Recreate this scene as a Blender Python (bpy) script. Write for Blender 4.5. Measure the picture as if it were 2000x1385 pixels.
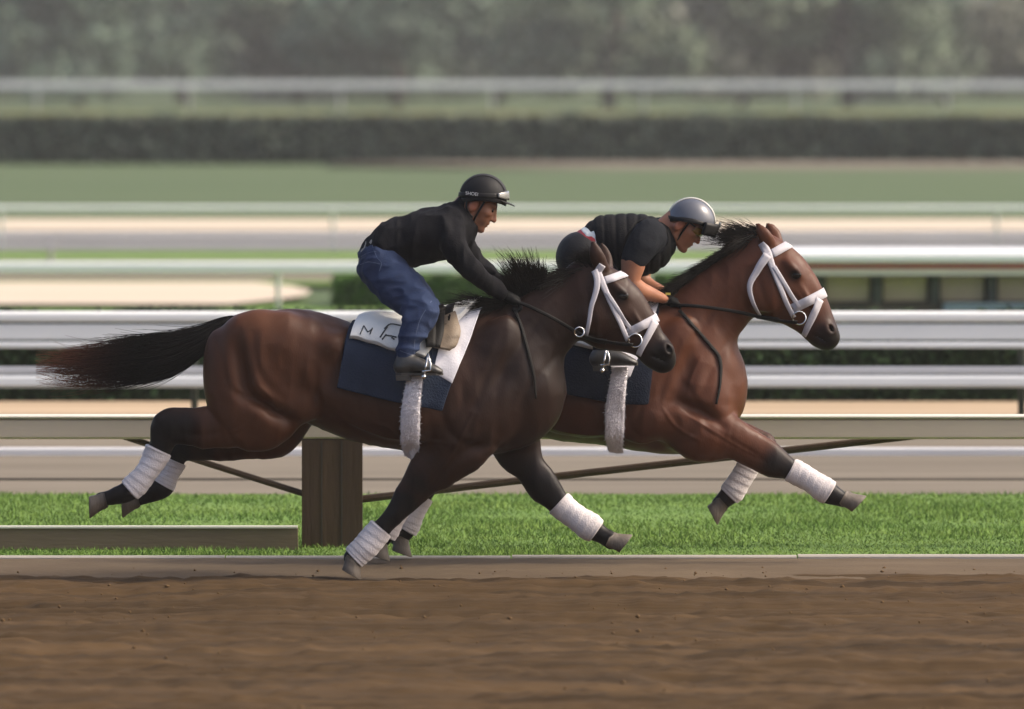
import bpy, math, random
import numpy as np
from mathutils import Vector
from mathutils.bvhtree import BVHTree

# ------------------------------------------------------------------ camera, sky, sun, exposure
F, DCAM, HC, HORIZ = 15300.0, 39.8, 2.675, 100.0        # focal length in photo pixels, distance, eye height, horizon row
TH = math.atan((692.5 - HORIZ) / F)
scene = bpy.context.scene
for o in list(bpy.data.objects):
    bpy.data.objects.remove(o)
cam_d = bpy.data.cameras.new('camera')
cam = bpy.data.objects.new('camera', cam_d)
scene.collection.objects.link(cam)
cam.location = (0, -DCAM, HC)
cam.rotation_euler = (math.pi / 2 - TH, 0, 0)
cam_d.sensor_width = 36.0
cam_d.lens = F / 2000.0 * 36.0
cam_d.clip_start = 1.0
cam_d.clip_end = 6000
cam_d.dof.use_dof = True
cam_d.dof.focus_distance = DCAM + 0.35
cam_d.dof.aperture_fstop = 2.8
scene.camera = cam

SUN_EL, SUN_AZ = math.radians(42), math.radians(92)     # azimuth measured from +Y towards +X: to the right, a little behind the horses
world = bpy.data.worlds.new('World')
scene.world = world
world.use_nodes = True
wn = world.node_tree.nodes
sky = wn.new('ShaderNodeTexSky')
sky.sky_type = 'NISHITA'
sky.sun_disc = False
sky.sun_elevation = SUN_EL
sky.sun_rotation = SUN_AZ
sky.air_density = 0.7
sky.dust_density = 6.0
sky.ozone_density = 0.6
wn['Background'].inputs['Strength'].default_value = 0.15
world.node_tree.links.new(sky.outputs[0], wn['Background'].inputs['Color'])
sun_d = bpy.data.lights.new('sun', 'SUN')
sun_d.energy = 1.5
sun_d.angle = math.radians(7)
sun_d.color = (1.0, 0.88, 0.72)
sun = bpy.data.objects.new('sun', sun_d)
scene.collection.objects.link(sun)
sd = Vector((math.sin(SUN_AZ) * math.cos(SUN_EL), math.cos(SUN_AZ) * math.cos(SUN_EL), math.sin(SUN_EL)))
sun.rotation_euler = sd.to_track_quat('Z', 'Y').to_euler()
sun.location = (20, 20, 20)
vs = scene.view_settings
vs.view_transform = 'Standard'
vs.look = 'None'
vs.exposure = 0.9
vs.gamma = 1.0
vs.use_curve_mapping = False
scene.cycles.max_bounces = 6
scene.cycles.volume_bounces = 0
scene.cycles.use_denoising = True

# ------------------------------------------------------------------ helpers
CT, ST = math.cos(TH), math.sin(TH)
def P(px, py, Y=0.0):
    """point of the plane y = Y seen at photo position (px, py)"""
    u, v = (px - 1000.0) / F, -(py - 692.5) / F
    dy, dz = CT + v * ST, -ST + v * CT
    t = (Y + DCAM) / dy
    return np.array([u * t, Y, HC + dz * t])
def dg(py):
    """distance behind the near horse at which flat ground shows on row py"""
    v = -(py - 692.5) / F
    return HC * (CT + v * ST) / (ST - v * CT) - DCAM
S = F / DCAM                                              # photo pixels per metre at the near horse

def rng(seed):
    return np.random.default_rng(seed)
_T = rng(7).random((64, 64, 64)).astype(np.float32)
def vnoise(p, freq, seed=0):
    q = np.asarray(p, dtype=np.float64) * freq + seed * 17.31
    i = np.floor(q).astype(int)
    f = q - i
    f = f * f * (3 - 2 * f)
    out = 0
    for dx in (0, 1):
        for dy in (0, 1):
            for dz in (0, 1):
                w = (f[..., 0] if dx else 1 - f[..., 0]) * (f[..., 1] if dy else 1 - f[..., 1]) * (f[..., 2] if dz else 1 - f[..., 2])
                out = out + w * _T[(i[..., 0] + dx) % 64, (i[..., 1] + dy) % 64, (i[..., 2] + dz) % 64]
    return out * 2 - 1
def sstep(a, b, x):
    t = np.clip((np.asarray(x, float) - a) / (b - a), 0, 1)
    return t * t * (3 - 2 * t)
def catmull(pts, n):
    pts = np.asarray(pts, float)
    ext = np.vstack([2 * pts[0] - pts[1], pts, 2 * pts[-1] - pts[-2]])
    out = []
    for i in range(len(pts) - 1):
        p0, p1, p2, p3 = ext[i:i + 4]
        for t in np.linspace(0, 1, n, endpoint=False):
            out.append(0.5 * (2 * p1 + (p2 - p0) * t + (2 * p0 - 5 * p1 + 4 * p2 - p3) * t * t + (3 * p1 - p0 - 3 * p2 + p3) * t ** 3))
    out.append(pts[-1])
    return np.array(out)

# ---- materials
def mat(name, col, rough=0.7, var=None, vscale=6.0, bump=0.0, bscale=60.0, stretch=(1, 1, 1), spec=0.5, metal=0.0, attr=None, sheen=0.0, coat=0.0, sub=0.0, island=0.0, trans=0.0, detail=6.0, rvar=0.0):
    m = bpy.data.materials.new(name)
    m.use_nodes = True
    nt = m.node_tree
    b = nt.nodes['Principled BSDF']
    b.inputs['Roughness'].default_value = rough
    b.inputs['Specular IOR Level'].default_value = spec
    b.inputs['Metallic'].default_value = metal
    b.inputs['Sheen Weight'].default_value = sheen
    b.inputs['Coat Weight'].default_value = coat
    b.inputs['Coat Roughness'].default_value = 0.25
    if sub:
        b.inputs['Subsurface Weight'].default_value = sub
        b.inputs['Subsurface Radius'].default_value = (0.012, 0.005, 0.003)
        b.inputs['Subsurface Scale'].default_value = 1.0
    if trans:
        b.inputs['Transmission Weight'].default_value = trans
    tc = nt.nodes.new('ShaderNodeTexCoord')
    mp = nt.nodes.new('ShaderNodeMapping')
    mp.inputs['Scale'].default_value = stretch
    nt.links.new(tc.outputs['Object'], mp.inputs[0])
    src = None
    if attr:
        a = nt.nodes.new('ShaderNodeAttribute')
        a.attribute_name = attr
        src = a.outputs['Color']
    if var is not None:
        nz = nt.nodes.new('ShaderNodeTexNoise')
        nz.inputs['Scale'].default_value = vscale
        nz.inputs['Detail'].default_value = detail
        nz.inputs['Roughness'].default_value = 0.6
        nt.links.new(mp.outputs[0], nz.inputs['Vector'])
        rp = nt.nodes.new('ShaderNodeMapRange')
        rp.inputs['From Min'].default_value = 0.3
        rp.inputs['From Max'].default_value = 0.7
        nt.links.new(nz.outputs['Fac'], rp.inputs['Value'])
        mx = nt.nodes.new('ShaderNodeMix')
        mx.data_type = 'RGBA'
        if src is None:
            mx.inputs[6].default_value = (*col, 1)
            mx.inputs[7].default_value = (*var, 1)
        else:
            mx.blend_type = 'MULTIPLY'
            nt.links.new(src, mx.inputs[6])
            mx.inputs[7].default_value = (*var, 1)
        nt.links.new(rp.outputs[0], mx.inputs[0])
        src = mx.outputs[2]
    if island:
        g = nt.nodes.new('ShaderNodeNewGeometry')
        hs = nt.nodes.new('ShaderNodeHueSaturation')
        mr = nt.nodes.new('ShaderNodeMapRange')
        mr.inputs['To Min'].default_value = 1 - island
        mr.inputs['To Max'].default_value = 1 + island
        nt.links.new(g.outputs['Random Per Island'], mr.inputs['Value'])
        nt.links.new(mr.outputs[0], hs.inputs['Value'])
        if src is None:
            hs.inputs['Color'].default_value = (*col, 1)
        else:
            nt.links.new(src, hs.inputs['Color'])
        src = hs.outputs[0]
    if src is None:
        b.inputs['Base Color'].default_value = (*col, 1)
    else:
        nt.links.new(src, b.inputs['Base Color'])
    if rvar:
        nr = nt.nodes.new('ShaderNodeTexNoise')
        nr.inputs['Scale'].default_value = 7.0
        nr.inputs['Detail'].default_value = 5
        nt.links.new(mp.outputs[0], nr.inputs['Vector'])
        mr2 = nt.nodes.new('ShaderNodeMapRange')
        mr2.inputs['From Min'].default_value = 0.3
        mr2.inputs['From Max'].default_value = 0.7
        mr2.inputs['To Min'].default_value = rough - rvar
        mr2.inputs['To Max'].default_value = rough + rvar
        nt.links.new(nr.outputs['Fac'], mr2.inputs['Value'])
        nt.links.new(mr2.outputs[0], b.inputs['Roughness'])
    if bump:
        nb = nt.nodes.new('ShaderNodeTexNoise')
        nb.inputs['Scale'].default_value = bscale
        nb.inputs['Detail'].default_value = 4
        nt.links.new(mp.outputs[0], nb.inputs['Vector'])
        bp = nt.nodes.new('ShaderNodeBump')
        bp.inputs['Strength'].default_value = bump
        bp.inputs['Distance'].default_value = 0.01
        nt.links.new(nb.outputs['Fac'], bp.inputs['Height'])
        nt.links.new(bp.outputs[0], b.inputs['Normal'])
    return m

# ---- objects
COL = scene.collection
ROOT = {}
def tag(o, label=None, cat=None, group=None, kind=None):
    if label: o['label'] = label
    if cat: o['category'] = cat
    if group: o['group'] = group
    if kind: o['kind'] = kind
    return o
def empty(name, loc, label, cat, group=None):
    o = bpy.data.objects.new(name, None)
    o.empty_display_size = 0.2
    o.location = loc
    COL.objects.link(o)
    ROOT[o.name] = np.array(loc, float)
    return tag(o, label, cat, group)
def base_of(o):
    return ROOT[o.name]
def mk(name, V, Fc, m, parent=None, smooth=True, base=None, col=None):
    """link one mesh given in world coordinates; parts sit in the frame of their thing"""
    V = np.asarray(V, float)
    if parent is not None:
        b = base_of(parent)
    elif base is not None:
        b = np.array(base, float)
    else:
        b = np.array([(V[:, 0].min() + V[:, 0].max()) / 2, (V[:, 1].min() + V[:, 1].max()) / 2, V[:, 2].min()])
    me = bpy.data.meshes.new(name)
    if isinstance(Fc, np.ndarray):
        n, k = Fc.shape
        me.vertices.add(len(V))
        me.vertices.foreach_set('co', (V - b).astype(np.float32).ravel())
        me.loops.add(n * k)
        me.loops.foreach_set('vertex_index', Fc.astype(np.int32).ravel())
        me.polygons.add(n)
        me.polygons.foreach_set('loop_start', np.arange(0, n * k, k, dtype=np.int32))
        me.update(calc_edges=True)
        me.validate()
    else:
        me.from_pydata([tuple(v) for v in (V - b)], [], Fc)
    if smooth:
        me.polygons.foreach_set('use_smooth', [True] * len(me.polygons))
    if col is not None:
        a = me.color_attributes.new('Col', 'FLOAT_COLOR', 'POINT')
        c4 = np.ones((len(V), 4), np.float32)
        c4[:, :3] = col
        a.data.foreach_set('color', c4.ravel())
    me.materials.append(m)
    o = bpy.data.objects.new(name, me)
    COL.objects.link(o)
    if parent is None:
        o.location = b
    else:
        o.parent = parent
    ROOT[o.name] = b
    return o

class MB:
    """collects simple shapes for ONE mesh"""
    def __init__(s):
        s.V, s.F = [], []
    def add(s, V, Fc):
        n = len(s.V)
        s.V += [tuple(map(float, v)) for v in V]
        s.F += [tuple(int(i) + n for i in f) for f in Fc]
        return s
    def box(s, x0, x1, y0, y1, z0, z1, bev=0.0):
        if bev <= 0:
            V = [(x, y, z) for x in (x0, x1) for y in (y0, y1) for z in (z0, z1)]
            return s.add(V, [(0, 1, 3, 2), (4, 6, 7, 5), (0, 4, 5, 1), (2, 3, 7, 6), (0, 2, 6, 4), (1, 5, 7, 3)])
        b = bev                                           # a bar along x with chamfered long edges
        sec = [(y0 + b, z0), (y1 - b, z0), (y1, z0 + b), (y1, z1 - b), (y1 - b, z1), (y0 + b, z1), (y0, z1 - b), (y0, z0 + b)]
        V = [(x, y, z) for x in (x0, x1) for y, z in sec]
        Fc = [(i, (i + 1) % 8, 8 + (i + 1) % 8, 8 + i) for i in range(8)]
        return s.add(V, Fc + [tuple(range(7, -1, -1)), tuple(range(8, 16))])
    def tube(s, pts, r, n=8, closed=False, cap=True):
        pts = np.asarray(pts, float)
        m = len(pts)
        r = np.broadcast_to(np.asarray(r, float), (m,))
        T = np.roll(pts, -1, 0) - np.roll(pts, 1, 0) if closed else np.gradient(pts, axis=0)
        T /= np.linalg.norm(T, axis=1)[:, None] + 1e-12
        ref = np.array([0, 1.0, 0.02])
        V = []
        for i in range(m):
            a = np.cross(T[i], ref)
            if np.linalg.norm(a) < 0.1:
                a = np.cross(T[i], [0, 0, 1.0])
            a /= np.linalg.norm(a)
            b = np.cross(T[i], a)
            for k in range(n):
                t = 2 * math.pi * k / n
                V.append(pts[i] + r[i] * (math.cos(t) * a + math.sin(t) * b))
        Fc = []
        for i in range(m if closed else m - 1):
            j = (i + 1) % m
            for k in range(n):
                Fc.append((i * n + k, i * n + (k + 1) % n, j * n + (k + 1) % n, j * n + k))
        if cap and not closed:
            Fc += [tuple(range(n - 1, -1, -1)), tuple((m - 1) * n + k for k in range(n))]
        return s.add(V, Fc)
    def build(s, name, m, parent=None, smooth=False, base=None):
        return mk(name, np.array(s.V), s.F, m, parent, smooth, base)

# ---- distance fields: bodies grown as one continuous skin
class Field:
    def __init__(s, lo, hi, h):
        s.lo, s.h = np.array(lo, float), h
        s.n = np.ceil((np.array(hi, float) - s.lo) / h).astype(int) + 1
        s.D = np.full(s.n, 0.5, np.float32)
    def sub(s, lo, hi):
        a = np.clip(np.floor((np.array(lo) - s.lo) / s.h).astype(int), 0, s.n)
        b = np.clip(np.ceil((np.array(hi) - s.lo) / s.h).astype(int) + 1, 0, s.n)
        ax = [(s.lo[i] + s.h * np.arange(a[i], b[i])).astype(np.float32) for i in range(3)]
        return (slice(a[0], b[0]), slice(a[1], b[1]), slice(a[2], b[2])), ax[0][:, None, None], ax[1][None, :, None], ax[2][None, None, :]
    def blend(s, sl, d, k):
        A = s.D[sl]
        if A.size == 0: return
        w = np.clip(0.5 + 0.5 * (A - d) / k, 0, 1)
        s.D[sl] = A * (1 - w) + d * w - k * w * (1 - w)
    def carve(s, sl, d, k):
        A = s.D[sl]
        if A.size == 0: return
        d = -d
        w = np.clip(0.5 - 0.5 * (A - d) / k, 0, 1)
        s.D[sl] = A * (1 - w) + d * w + k * w * (1 - w)
    def ell(s, c, r, k=0.03, ang=0.0, cut=False):
        """ellipsoid, turned by ang about the y axis (radii along x, y, z before the turn)"""
        c, r = np.array(c, float), np.array(r, float)
        R = max(r) + k + 0.02
        sl, X, Y, Z = s.sub(c - R, c + R)
        ca, sa = math.cos(ang), math.sin(ang)
        dx, dz = X - c[0], Z - c[2]
        u, w, v = (dx * ca + dz * sa), (-dx * sa + dz * ca), Y - c[1]
        k0 = np.sqrt((u / r[0]) ** 2 + (v / r[1]) ** 2 + (w / r[2]) ** 2)
        k1 = np.sqrt((u / r[0] ** 2) ** 2 + (v / r[1] ** 2) ** 2 + (w / r[2] ** 2) ** 2) + 1e-6
        d = k0 * (k0 - 1) / k1
        (s.carve if cut else s.blend)(sl, d, k)
    def chain(s, N, k=0.04, sub=4, cut=False, side=(0, 1, 0)):
        """N: rows x, y, z, a (radius in the side-view plane), b (radius across)"""
        N = catmull(N, sub) if sub > 1 and len(N) > 2 else np.asarray(N, float)
        N[:, 3:] = np.maximum(N[:, 3:], 0.003)
        R = N[:, 3:].max(1)[:, None] + k + 0.03
        sl, X, Y, Z = s.sub((N[:, :3] - R).min(0), (N[:, :3] + R).max(0))
        d = None
        side = np.array(side, float)
        for i in range(len(N) - 1):
            p, q = N[i, :3], N[i + 1, :3]
            ax = q - p
            L2 = float(ax @ ax) + 1e-9
            lat = side - ax * (side @ ax) / L2
            ln = np.linalg.norm(lat)
            lat = lat / ln if ln > 0.05 else np.array([0, 0, 1.0])
            dx, dy, dz = X - p[0], Y - p[1], Z - p[2]
            t = np.clip((dx * ax[0] + dy * ax[1] + dz * ax[2]) / L2, 0, 1)
            a = N[i, 3] + (N[i + 1, 3] - N[i, 3]) * t
            b = N[i, 4] + (N[i + 1, 4] - N[i, 4]) * t
            qx, qy, qz = dx - t * ax[0], dy - t * ax[1], dz - t * ax[2]
            v = qx * lat[0] + qy * lat[1] + qz * lat[2]
            uu = np.maximum(qx * qx + qy * qy + qz * qz - v * v, 0)
            k0 = np.sqrt(uu / (a * a) + v * v / (b * b))
            k1 = np.sqrt(uu / a ** 4 + v * v / b ** 4) + 1e-6
            e = k0 * (k0 - 1) / k1
            d = e if d is None else np.minimum(d, e)
        (s.carve if cut else s.blend)(sl, d, k)
    def mesh(s, smooth=2):
        D = s.D
        ins = D < 0
        n = s.n
        cnt = np.zeros(n - 1, np.int8)
        for dx in (0, 1):
            for dy in (0, 1):
                for dz in (0, 1):
                    cnt += ins[dx:n[0] - 1 + dx, dy:n[1] - 1 + dy, dz:n[2] - 1 + dz]
        mask = (cnt > 0) & (cnt < 8)
        idx = np.argwhere(mask)
        offs = np.array([(x, y, z) for x in (0, 1) for y in (0, 1) for z in (0, 1)])
        vals = np.stack([D[idx[:, 0] + o[0], idx[:, 1] + o[1], idx[:, 2] + o[2]] for o in offs], 1)
        acc, num = np.zeros((len(idx), 3)), np.zeros(len(idx))
        for i in range(8):
            for j in range(i + 1, 8):
                if np.abs(offs[i] - offs[j]).sum() != 1: continue
                va, vb = vals[:, i], vals[:, j]
                c = (va < 0) != (vb < 0)
                t = va / np.where(c, va - vb, 1)
                acc[c] += (offs[i] + t[:, None] * (offs[j] - offs[i]))[c]
                num[c] += 1
        V = s.lo + s.h * (idx + acc / num[:, None])
        gid = np.full(n - 1, -1, np.int32)
        gid[mask] = np.arange(len(idx))
        quads = []
        for ax in range(3):
            u, v = (ax + 1) % 3, (ax + 2) % 3
            a0 = [slice(1, n[i] - 1) for i in range(3)]
            a1 = list(a0)
            a0[ax] = slice(0, n[ax] - 1)
            a1[ax] = slice(1, n[ax])
            A, B = ins[tuple(a0)], ins[tuple(a1)]
            e = np.argwhere(A != B)
            if not len(e): continue
            o = np.ones(3, int)
            o[ax] = 0
            p = e + o
            eu, ev = np.eye(3, dtype=int)[u], np.eye(3, dtype=int)[v]
            q = [gid[tuple((p - d).T)] for d in (0 * eu, eu, eu + ev, ev)]
            q = np.stack(q, 1)
            fl = A[tuple(e.T)]
            q[~fl] = q[~fl][:, ::-1]
            quads.append(q[(q >= 0).all(1)])
        Q = np.vstack(quads)
        vol = np.einsum('ij,ij->', V[Q[:, 0]] - V[0], np.cross(V[Q[:, 1]] - V[0], V[Q[:, 2]] - V[0]))
        if vol < 0:
            Q = Q[:, ::-1].copy()
        return relax(V, Q, smooth), Q
def relax(V, Q, it):
    V = V.copy()
    e = np.vstack([Q[:, [0, 1]], Q[:, [1, 2]], Q[:, [2, 3]], Q[:, [3, 0]]])
    e = np.vstack([e, e[:, ::-1]])
    deg = np.bincount(e[:, 0], minlength=len(V))[:, None] + 1e-9
    for k in range(it * 2):
        L = np.stack([np.bincount(e[:, 0], V[e[:, 1], c], len(V)) for c in range(3)], 1) / deg - V
        V += (0.55 if k % 2 == 0 else -0.56) * L
    return V
def normals(V, Q):
    n = np.cross(V[Q[:, 2]] - V[Q[:, 0]], V[Q[:, 3]] - V[Q[:, 1]])
    out = np.zeros_like(V)
    for c in range(4):
        for a in range(3):
            out[:, a] += np.bincount(Q[:, c], n[:, a], len(V))
    return out / (np.linalg.norm(out, axis=1)[:, None] + 1e-12)
def pr(x1, y1, x2, y2, y, b, Y0):
    """limb station from its two outline points in the side view"""
    A, B = P(x1, y1, Y0), P(x2, y2, Y0)
    c = (A + B) / 2
    return [c[0], Y0 + y, c[2], np.linalg.norm(A - B) / 2, b]
def nd(px, py, y, a_px, b, Y0):
    c = P(px, py, Y0)
    return [c[0], Y0 + y, c[2], a_px / F * (DCAM + Y0), b]
def strands_mesh(paths, w0, w1):
    """paths (N, S, 3): tapering three-sided hairs"""
    N, Sg, _ = paths.shape
    T = np.gradient(paths, axis=1)
    T /= np.linalg.norm(T, axis=2, keepdims=True) + 1e-12
    ref = np.array([0.13, 1.0, 0.21])
    a = np.cross(T, ref)
    a /= np.linalg.norm(a, axis=2, keepdims=True) + 1e-12
    b = np.cross(T, a)
    w = (w0 + (w1 - w0) * np.linspace(0, 1, Sg))[None, :, None] if np.isscalar(w0) else (w0[:, None] + (w1 - w0[:, None]) * np.linspace(0, 1, Sg)[None])[:, :, None]
    rings = np.stack([paths + w * (math.cos(t) * a + math.sin(t) * b) for t in (0.3, 2.4, 4.5)], 2)
    V = rings.reshape(-1, 3)
    base = (np.arange(N)[:, None, None] * Sg + np.arange(Sg - 1)[None, :, None]) * 3
    k = np.arange(3)[None, None, :]
    k2 = (k + 1) % 3
    Fc = np.stack([base + k, base + k2, base + 3 + k2, base + 3 + k], -1).reshape(-1, 4)
    return V, Fc
def cards(C, n, size, seed, aspect=0.6, up=None):
    """leaf-sized four-cornered faces at the points C"""
    r = rng(seed)
    a = r.normal(size=(n, 3))
    a /= np.linalg.norm(a, axis=1)[:, None]
    b = np.cross(a, r.normal(size=(n, 3)))
    b /= np.linalg.norm(b, axis=1)[:, None]
    s = (size * r.uniform(0.6, 1.4, n))[:, None]
    c = np.cross(a, b) * s * 0.18
    V = np.stack([C - a * s, C + b * s * aspect + c, C + a * s, C - b * s * aspect + c], 1).reshape(-1, 3)
    return V, np.arange(4 * n).reshape(n, 4)

# ------------------------------------------------------------------ the setting
XW = 9.0                                                   # half length of the near things
M = {}
M['dirt'] = mat('dirt', (0.090, 0.055, 0.0255), 0.95, (0.027, 0.0175, 0.0085), 2.6, 0.9, 38, (0.035, 1.15, 1), spec=0.1, detail=8.0)
M['clod'] = mat('clod', (0.125, 0.078, 0.038), 0.95, (0.085, 0.052, 0.024), 9, spec=0.1)
M['apron'] = mat('apron', (0.125, 0.092, 0.058), 0.95, (0.090, 0.064, 0.040), 3.0, 0.7, 60, (0.4, 1.5, 1), spec=0.15)
M['soil'] = mat('soil', (0.195, 0.168, 0.130), 0.95, (0.135, 0.115, 0.088), 0.9, 0.5, 30, (0.25, 1.4, 1), spec=0.15)
M['sand'] = mat('sand', (0.45, 0.345, 0.235), 0.95, (0.34, 0.255, 0.17), 0.8, 0.4, 30, (0.25, 1.6, 1), spec=0.15)
M['pale_sand'] = mat('pale_sand', (0.56, 0.485, 0.385), 0.95, (0.46, 0.39, 0.30), 0.5, 0.3, 20, (0.2, 1.4, 1), spec=0.15)
M['asphalt'] = mat('asphalt', (0.160, 0.152, 0.130), 0.9, (0.12, 0.113, 0.096), 0.7, 0.3, 40, (0.2, 1.4, 1), spec=0.2)
M['turf'] = mat('turf', (0.095, 0.170, 0.035), 0.9, (0.14, 0.225, 0.055), 1.3, 0.6, 70, (0.3, 1.2, 1), spec=0.2)
M['far_turf'] = mat('far_turf', (0.062, 0.095, 0.040), 0.9, (0.085, 0.115, 0.052), 0.12, 0.5, 6, (0.3, 1.0, 1), spec=0.2)
M['blade'] = mat('blade', (0.165, 0.245, 0.055), 0.8, (0.085, 0.165, 0.030), 1.1, stretch=(0.35, 1.3, 1), island=0.4, spec=0.15)
M['concrete'] = mat('concrete', (0.36, 0.33, 0.285), 0.85, (0.33, 0.30, 0.26), 3, 0.25, 50, (0.5, 1, 1), spec=0.3)
M['board'] = mat('board', (0.185, 0.135, 0.090), 0.85, (0.135, 0.098, 0.066), 5, 0.3, 60, (0.15, 1, 1), spec=0.3)
M['beige'] = mat('beige', (0.52, 0.43, 0.335), 0.6, (0.45, 0.37, 0.285), 2.5, 0.12, 60, (0.2, 1, 1), spec=0.4)
M['beige_cap'] = mat('beige_cap', (0.72, 0.66, 0.57), 0.5, (0.62, 0.56, 0.47), 3, 0.08, 60, (0.2, 1, 1), spec=0.4)
M['timber'] = mat('timber', (0.072, 0.043, 0.022), 0.8, (0.050, 0.030, 0.016), 8, 0.4, 40, (1, 1, 0.12), spec=0.3)
M['white'] = mat('white', (0.80, 0.81, 0.80), 0.45, (0.72, 0.735, 0.73), 2, 0.05, 40, (0.25, 1, 1), spec=0.5)
M['grey_white'] = mat('grey_white', (0.60, 0.60, 0.61), 0.5, (0.52, 0.52, 0.53), 2, 0.05, 40, (0.25, 1, 1), spec=0.5)
M['cream'] = mat('cream', (0.70, 0.66, 0.57), 0.5, (0.62, 0.58, 0.50), 2, 0.05, 40, (0.25, 1, 1))
M['post_green'] = mat('post_green', (0.045, 0.055, 0.038), 0.6, (0.03, 0.038, 0.026), 6)
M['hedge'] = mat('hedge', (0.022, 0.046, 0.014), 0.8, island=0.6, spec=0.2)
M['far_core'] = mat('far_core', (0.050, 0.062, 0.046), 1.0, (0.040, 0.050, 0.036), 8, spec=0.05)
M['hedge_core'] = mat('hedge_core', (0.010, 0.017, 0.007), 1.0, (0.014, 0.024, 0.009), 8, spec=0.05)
M['bright_hedge'] = mat('bright_hedge', (0.055, 0.115, 0.022), 0.8, island=0.5, spec=0.2)
M['far_hedge'] = mat('far_hedge', (0.096, 0.118, 0.090), 0.85, island=0.5, spec=0.2)  # paled: part of the distant haze is put into the leaf colour
M['dry_grass'] = mat('dry_grass', (0.24, 0.21, 0.08), 0.9, (0.16, 0.18, 0.06), 0.3)
M['bark'] = mat('bark', (0.075, 0.055, 0.04), 0.9, (0.045, 0.034, 0.026), 3, 0.4, 12, (1, 1, 0.3))
M['leaf_a'] = mat('leaf_a', (0.112, 0.158, 0.112), 0.7, island=0.55, spec=0.25)  # far tree leaves lightened and greyed, haze put into their colour
M['leaf_b'] = mat('leaf_b', (0.145, 0.182, 0.120), 0.7, island=0.55, spec=0.25)
M['leaf_c'] = mat('leaf_c', (0.235, 0.240, 0.190), 0.7, island=0.5, spec=0.25)
M['hill'] = mat('hill', (0.075, 0.090, 0.055), 0.95, (0.11, 0.105, 0.075), 0.02)
M['red'] = mat('red', (0.36, 0.055, 0.045), 0.6, (0.30, 0.07, 0.06), 3)
M['tan_panel'] = mat('tan_panel', (0.42, 0.34, 0.215), 0.7, (0.35, 0.285, 0.18), 3)
M['dark_brown'] = mat('dark_brown', (0.050, 0.038, 0.024), 0.7, (0.035, 0.028, 0.018), 4)
M['blue_grey'] = mat('blue_grey', (0.14, 0.20, 0.24), 0.5, (0.11, 0.16, 0.20), 3)
M['grey_wall'] = mat('grey_wall', (0.17, 0.18, 0.165), 0.8, (0.14, 0.15, 0.135), 0.4)
M['roof'] = mat('roof', (0.075, 0.08, 0.07), 0.9, (0.06, 0.065, 0.058), 0.6, spec=0.1)
M['glass'] = mat('glass', (0.05, 0.06, 0.07), 0.15, spec=0.7)

# ground: one sheet to the horizon, the running surface and strips lying a few millimetres higher
def sheet(name, x0, x1, y0, y1, z, m, nx=2, ny=2, fn=None, kind='structure'):
    X, Y = np.meshgrid(np.linspace(x0, x1, nx), np.linspace(y0, y1, ny), indexing='ij')
    Z = np.full_like(X, z)
    if fn is not None:
        X, Y, Z = fn(X, Y, Z)
    i = np.arange(nx * ny).reshape(nx, ny)
    Q = np.stack([i[:-1, :-1], i[1:, :-1], i[1:, 1:], i[:-1, 1:]], -1).reshape(-1, 4)
    V = np.stack([X, Y, Z], -1).reshape(-1, 3)
    return tag(mk(name, V, Q, m, None, True, (0, 0, 0)), kind=kind)

sheet('ground', -2500, 2500, -60, 3500, -0.06, M['far_turf'], 2, 2)
YK = dg(1097)                                              # the kerb behind the horses
def furrows(X, Y, Z):
    p = np.stack([X * 0.10, Y * 1.0, Z * 0], -1)
    q = np.stack([X, Y, Z * 0], -1)
    rows = np.sin(Y * 2 * math.pi / 0.17 + 2.2 * vnoise(p, 0.7, 3))
    h = 0.013 * rows * (0.55 + 0.8 * vnoise(p, 1.1, 5)) + 0.034 * vnoise(p, 2.6, 1) + 0.026 * vnoise(p * [2.2, 1, 1], 6.0, 2)
    h += 0.012 * vnoise(q, 7.0, 8) + 0.014 * np.maximum(vnoise(q, 13.0, 9), 0.1) - 0.035 * sstep(0.35, 0.75, vnoise(q * [0.7, 1, 1], 3.1, 14)) + 0.010 * vnoise(q, 22.0, 15)
    h *= np.clip(sstep(-12, -9, Y), 0.2, 1) * (1 - 0.92 * sstep(0.0, YK - 0.7, Y))
    return X, Y, Z + h - 0.012 - 0.012 * sstep(0.1, YK - 0.5, Y)
sheet('dirt_track', -6, 6, -11.0, YK - 0.03, 0.0, M['dirt'], 300, 620, furrows)
for nm, a, b in (('dirt_track', -60, -6.0), ('dirt_track', 6.0, 60)):
    sheet(nm, a, b, -11.0, YK - 0.03, -0.03, M['dirt'], 2, 2)
sheet('dirt_track', -60, 60, -40, -11.0, -0.03, M['dirt'], 2, 2)
def ragged(X, Y, Z):
    e = (Y - Y.min()) / (Y.max() - Y.min())
    return X, Y - (1 - e) * 0.10 * (1 + vnoise(np.stack([X, X * 0, X * 0], -1), 1.3, 4)), Z + 0.006 * vnoise(np.stack([X, Y, Z], -1), 9, 5) - 0.05 * (1 - sstep(0.0, 0.55, e))
sheet('track_apron', -XW, XW, dg(1124), YK - 0.02, 0.018, M['apron'], 240, 12, ragged)
sheet('verge', -XW * 2, XW * 2, YK + 0.05, dg(968), 0.008, M['turf'])
sheet('service_track', -40, 40, dg(968), dg(812), 0.0, M['soil'])
sheet('sand_path', -40, 40, dg(812), dg(785), 0.006, M['sand'])
sheet('infield_lawn', -60, 60, dg(785), dg(590), -0.02, M['turf'])
sheet('sand_bed', -60, P(610, 580, dg(575))[0], dg(599), dg(556), 0.03, M['pale_sand'], 24, 6,
      lambda X, Y, Z: (X - 3.0 * ((Y - Y.mean()) / (Y.max() - Y.min())) ** 2 * (X > X.max() - 3), Y, Z))
sheet('infield_lawn', -60, 60, dg(556), dg(548), 0.0, M['turf'])
sheet('dirt_lane', -60, 60, dg(548), dg(508), 0.0, M['soil'])
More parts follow.
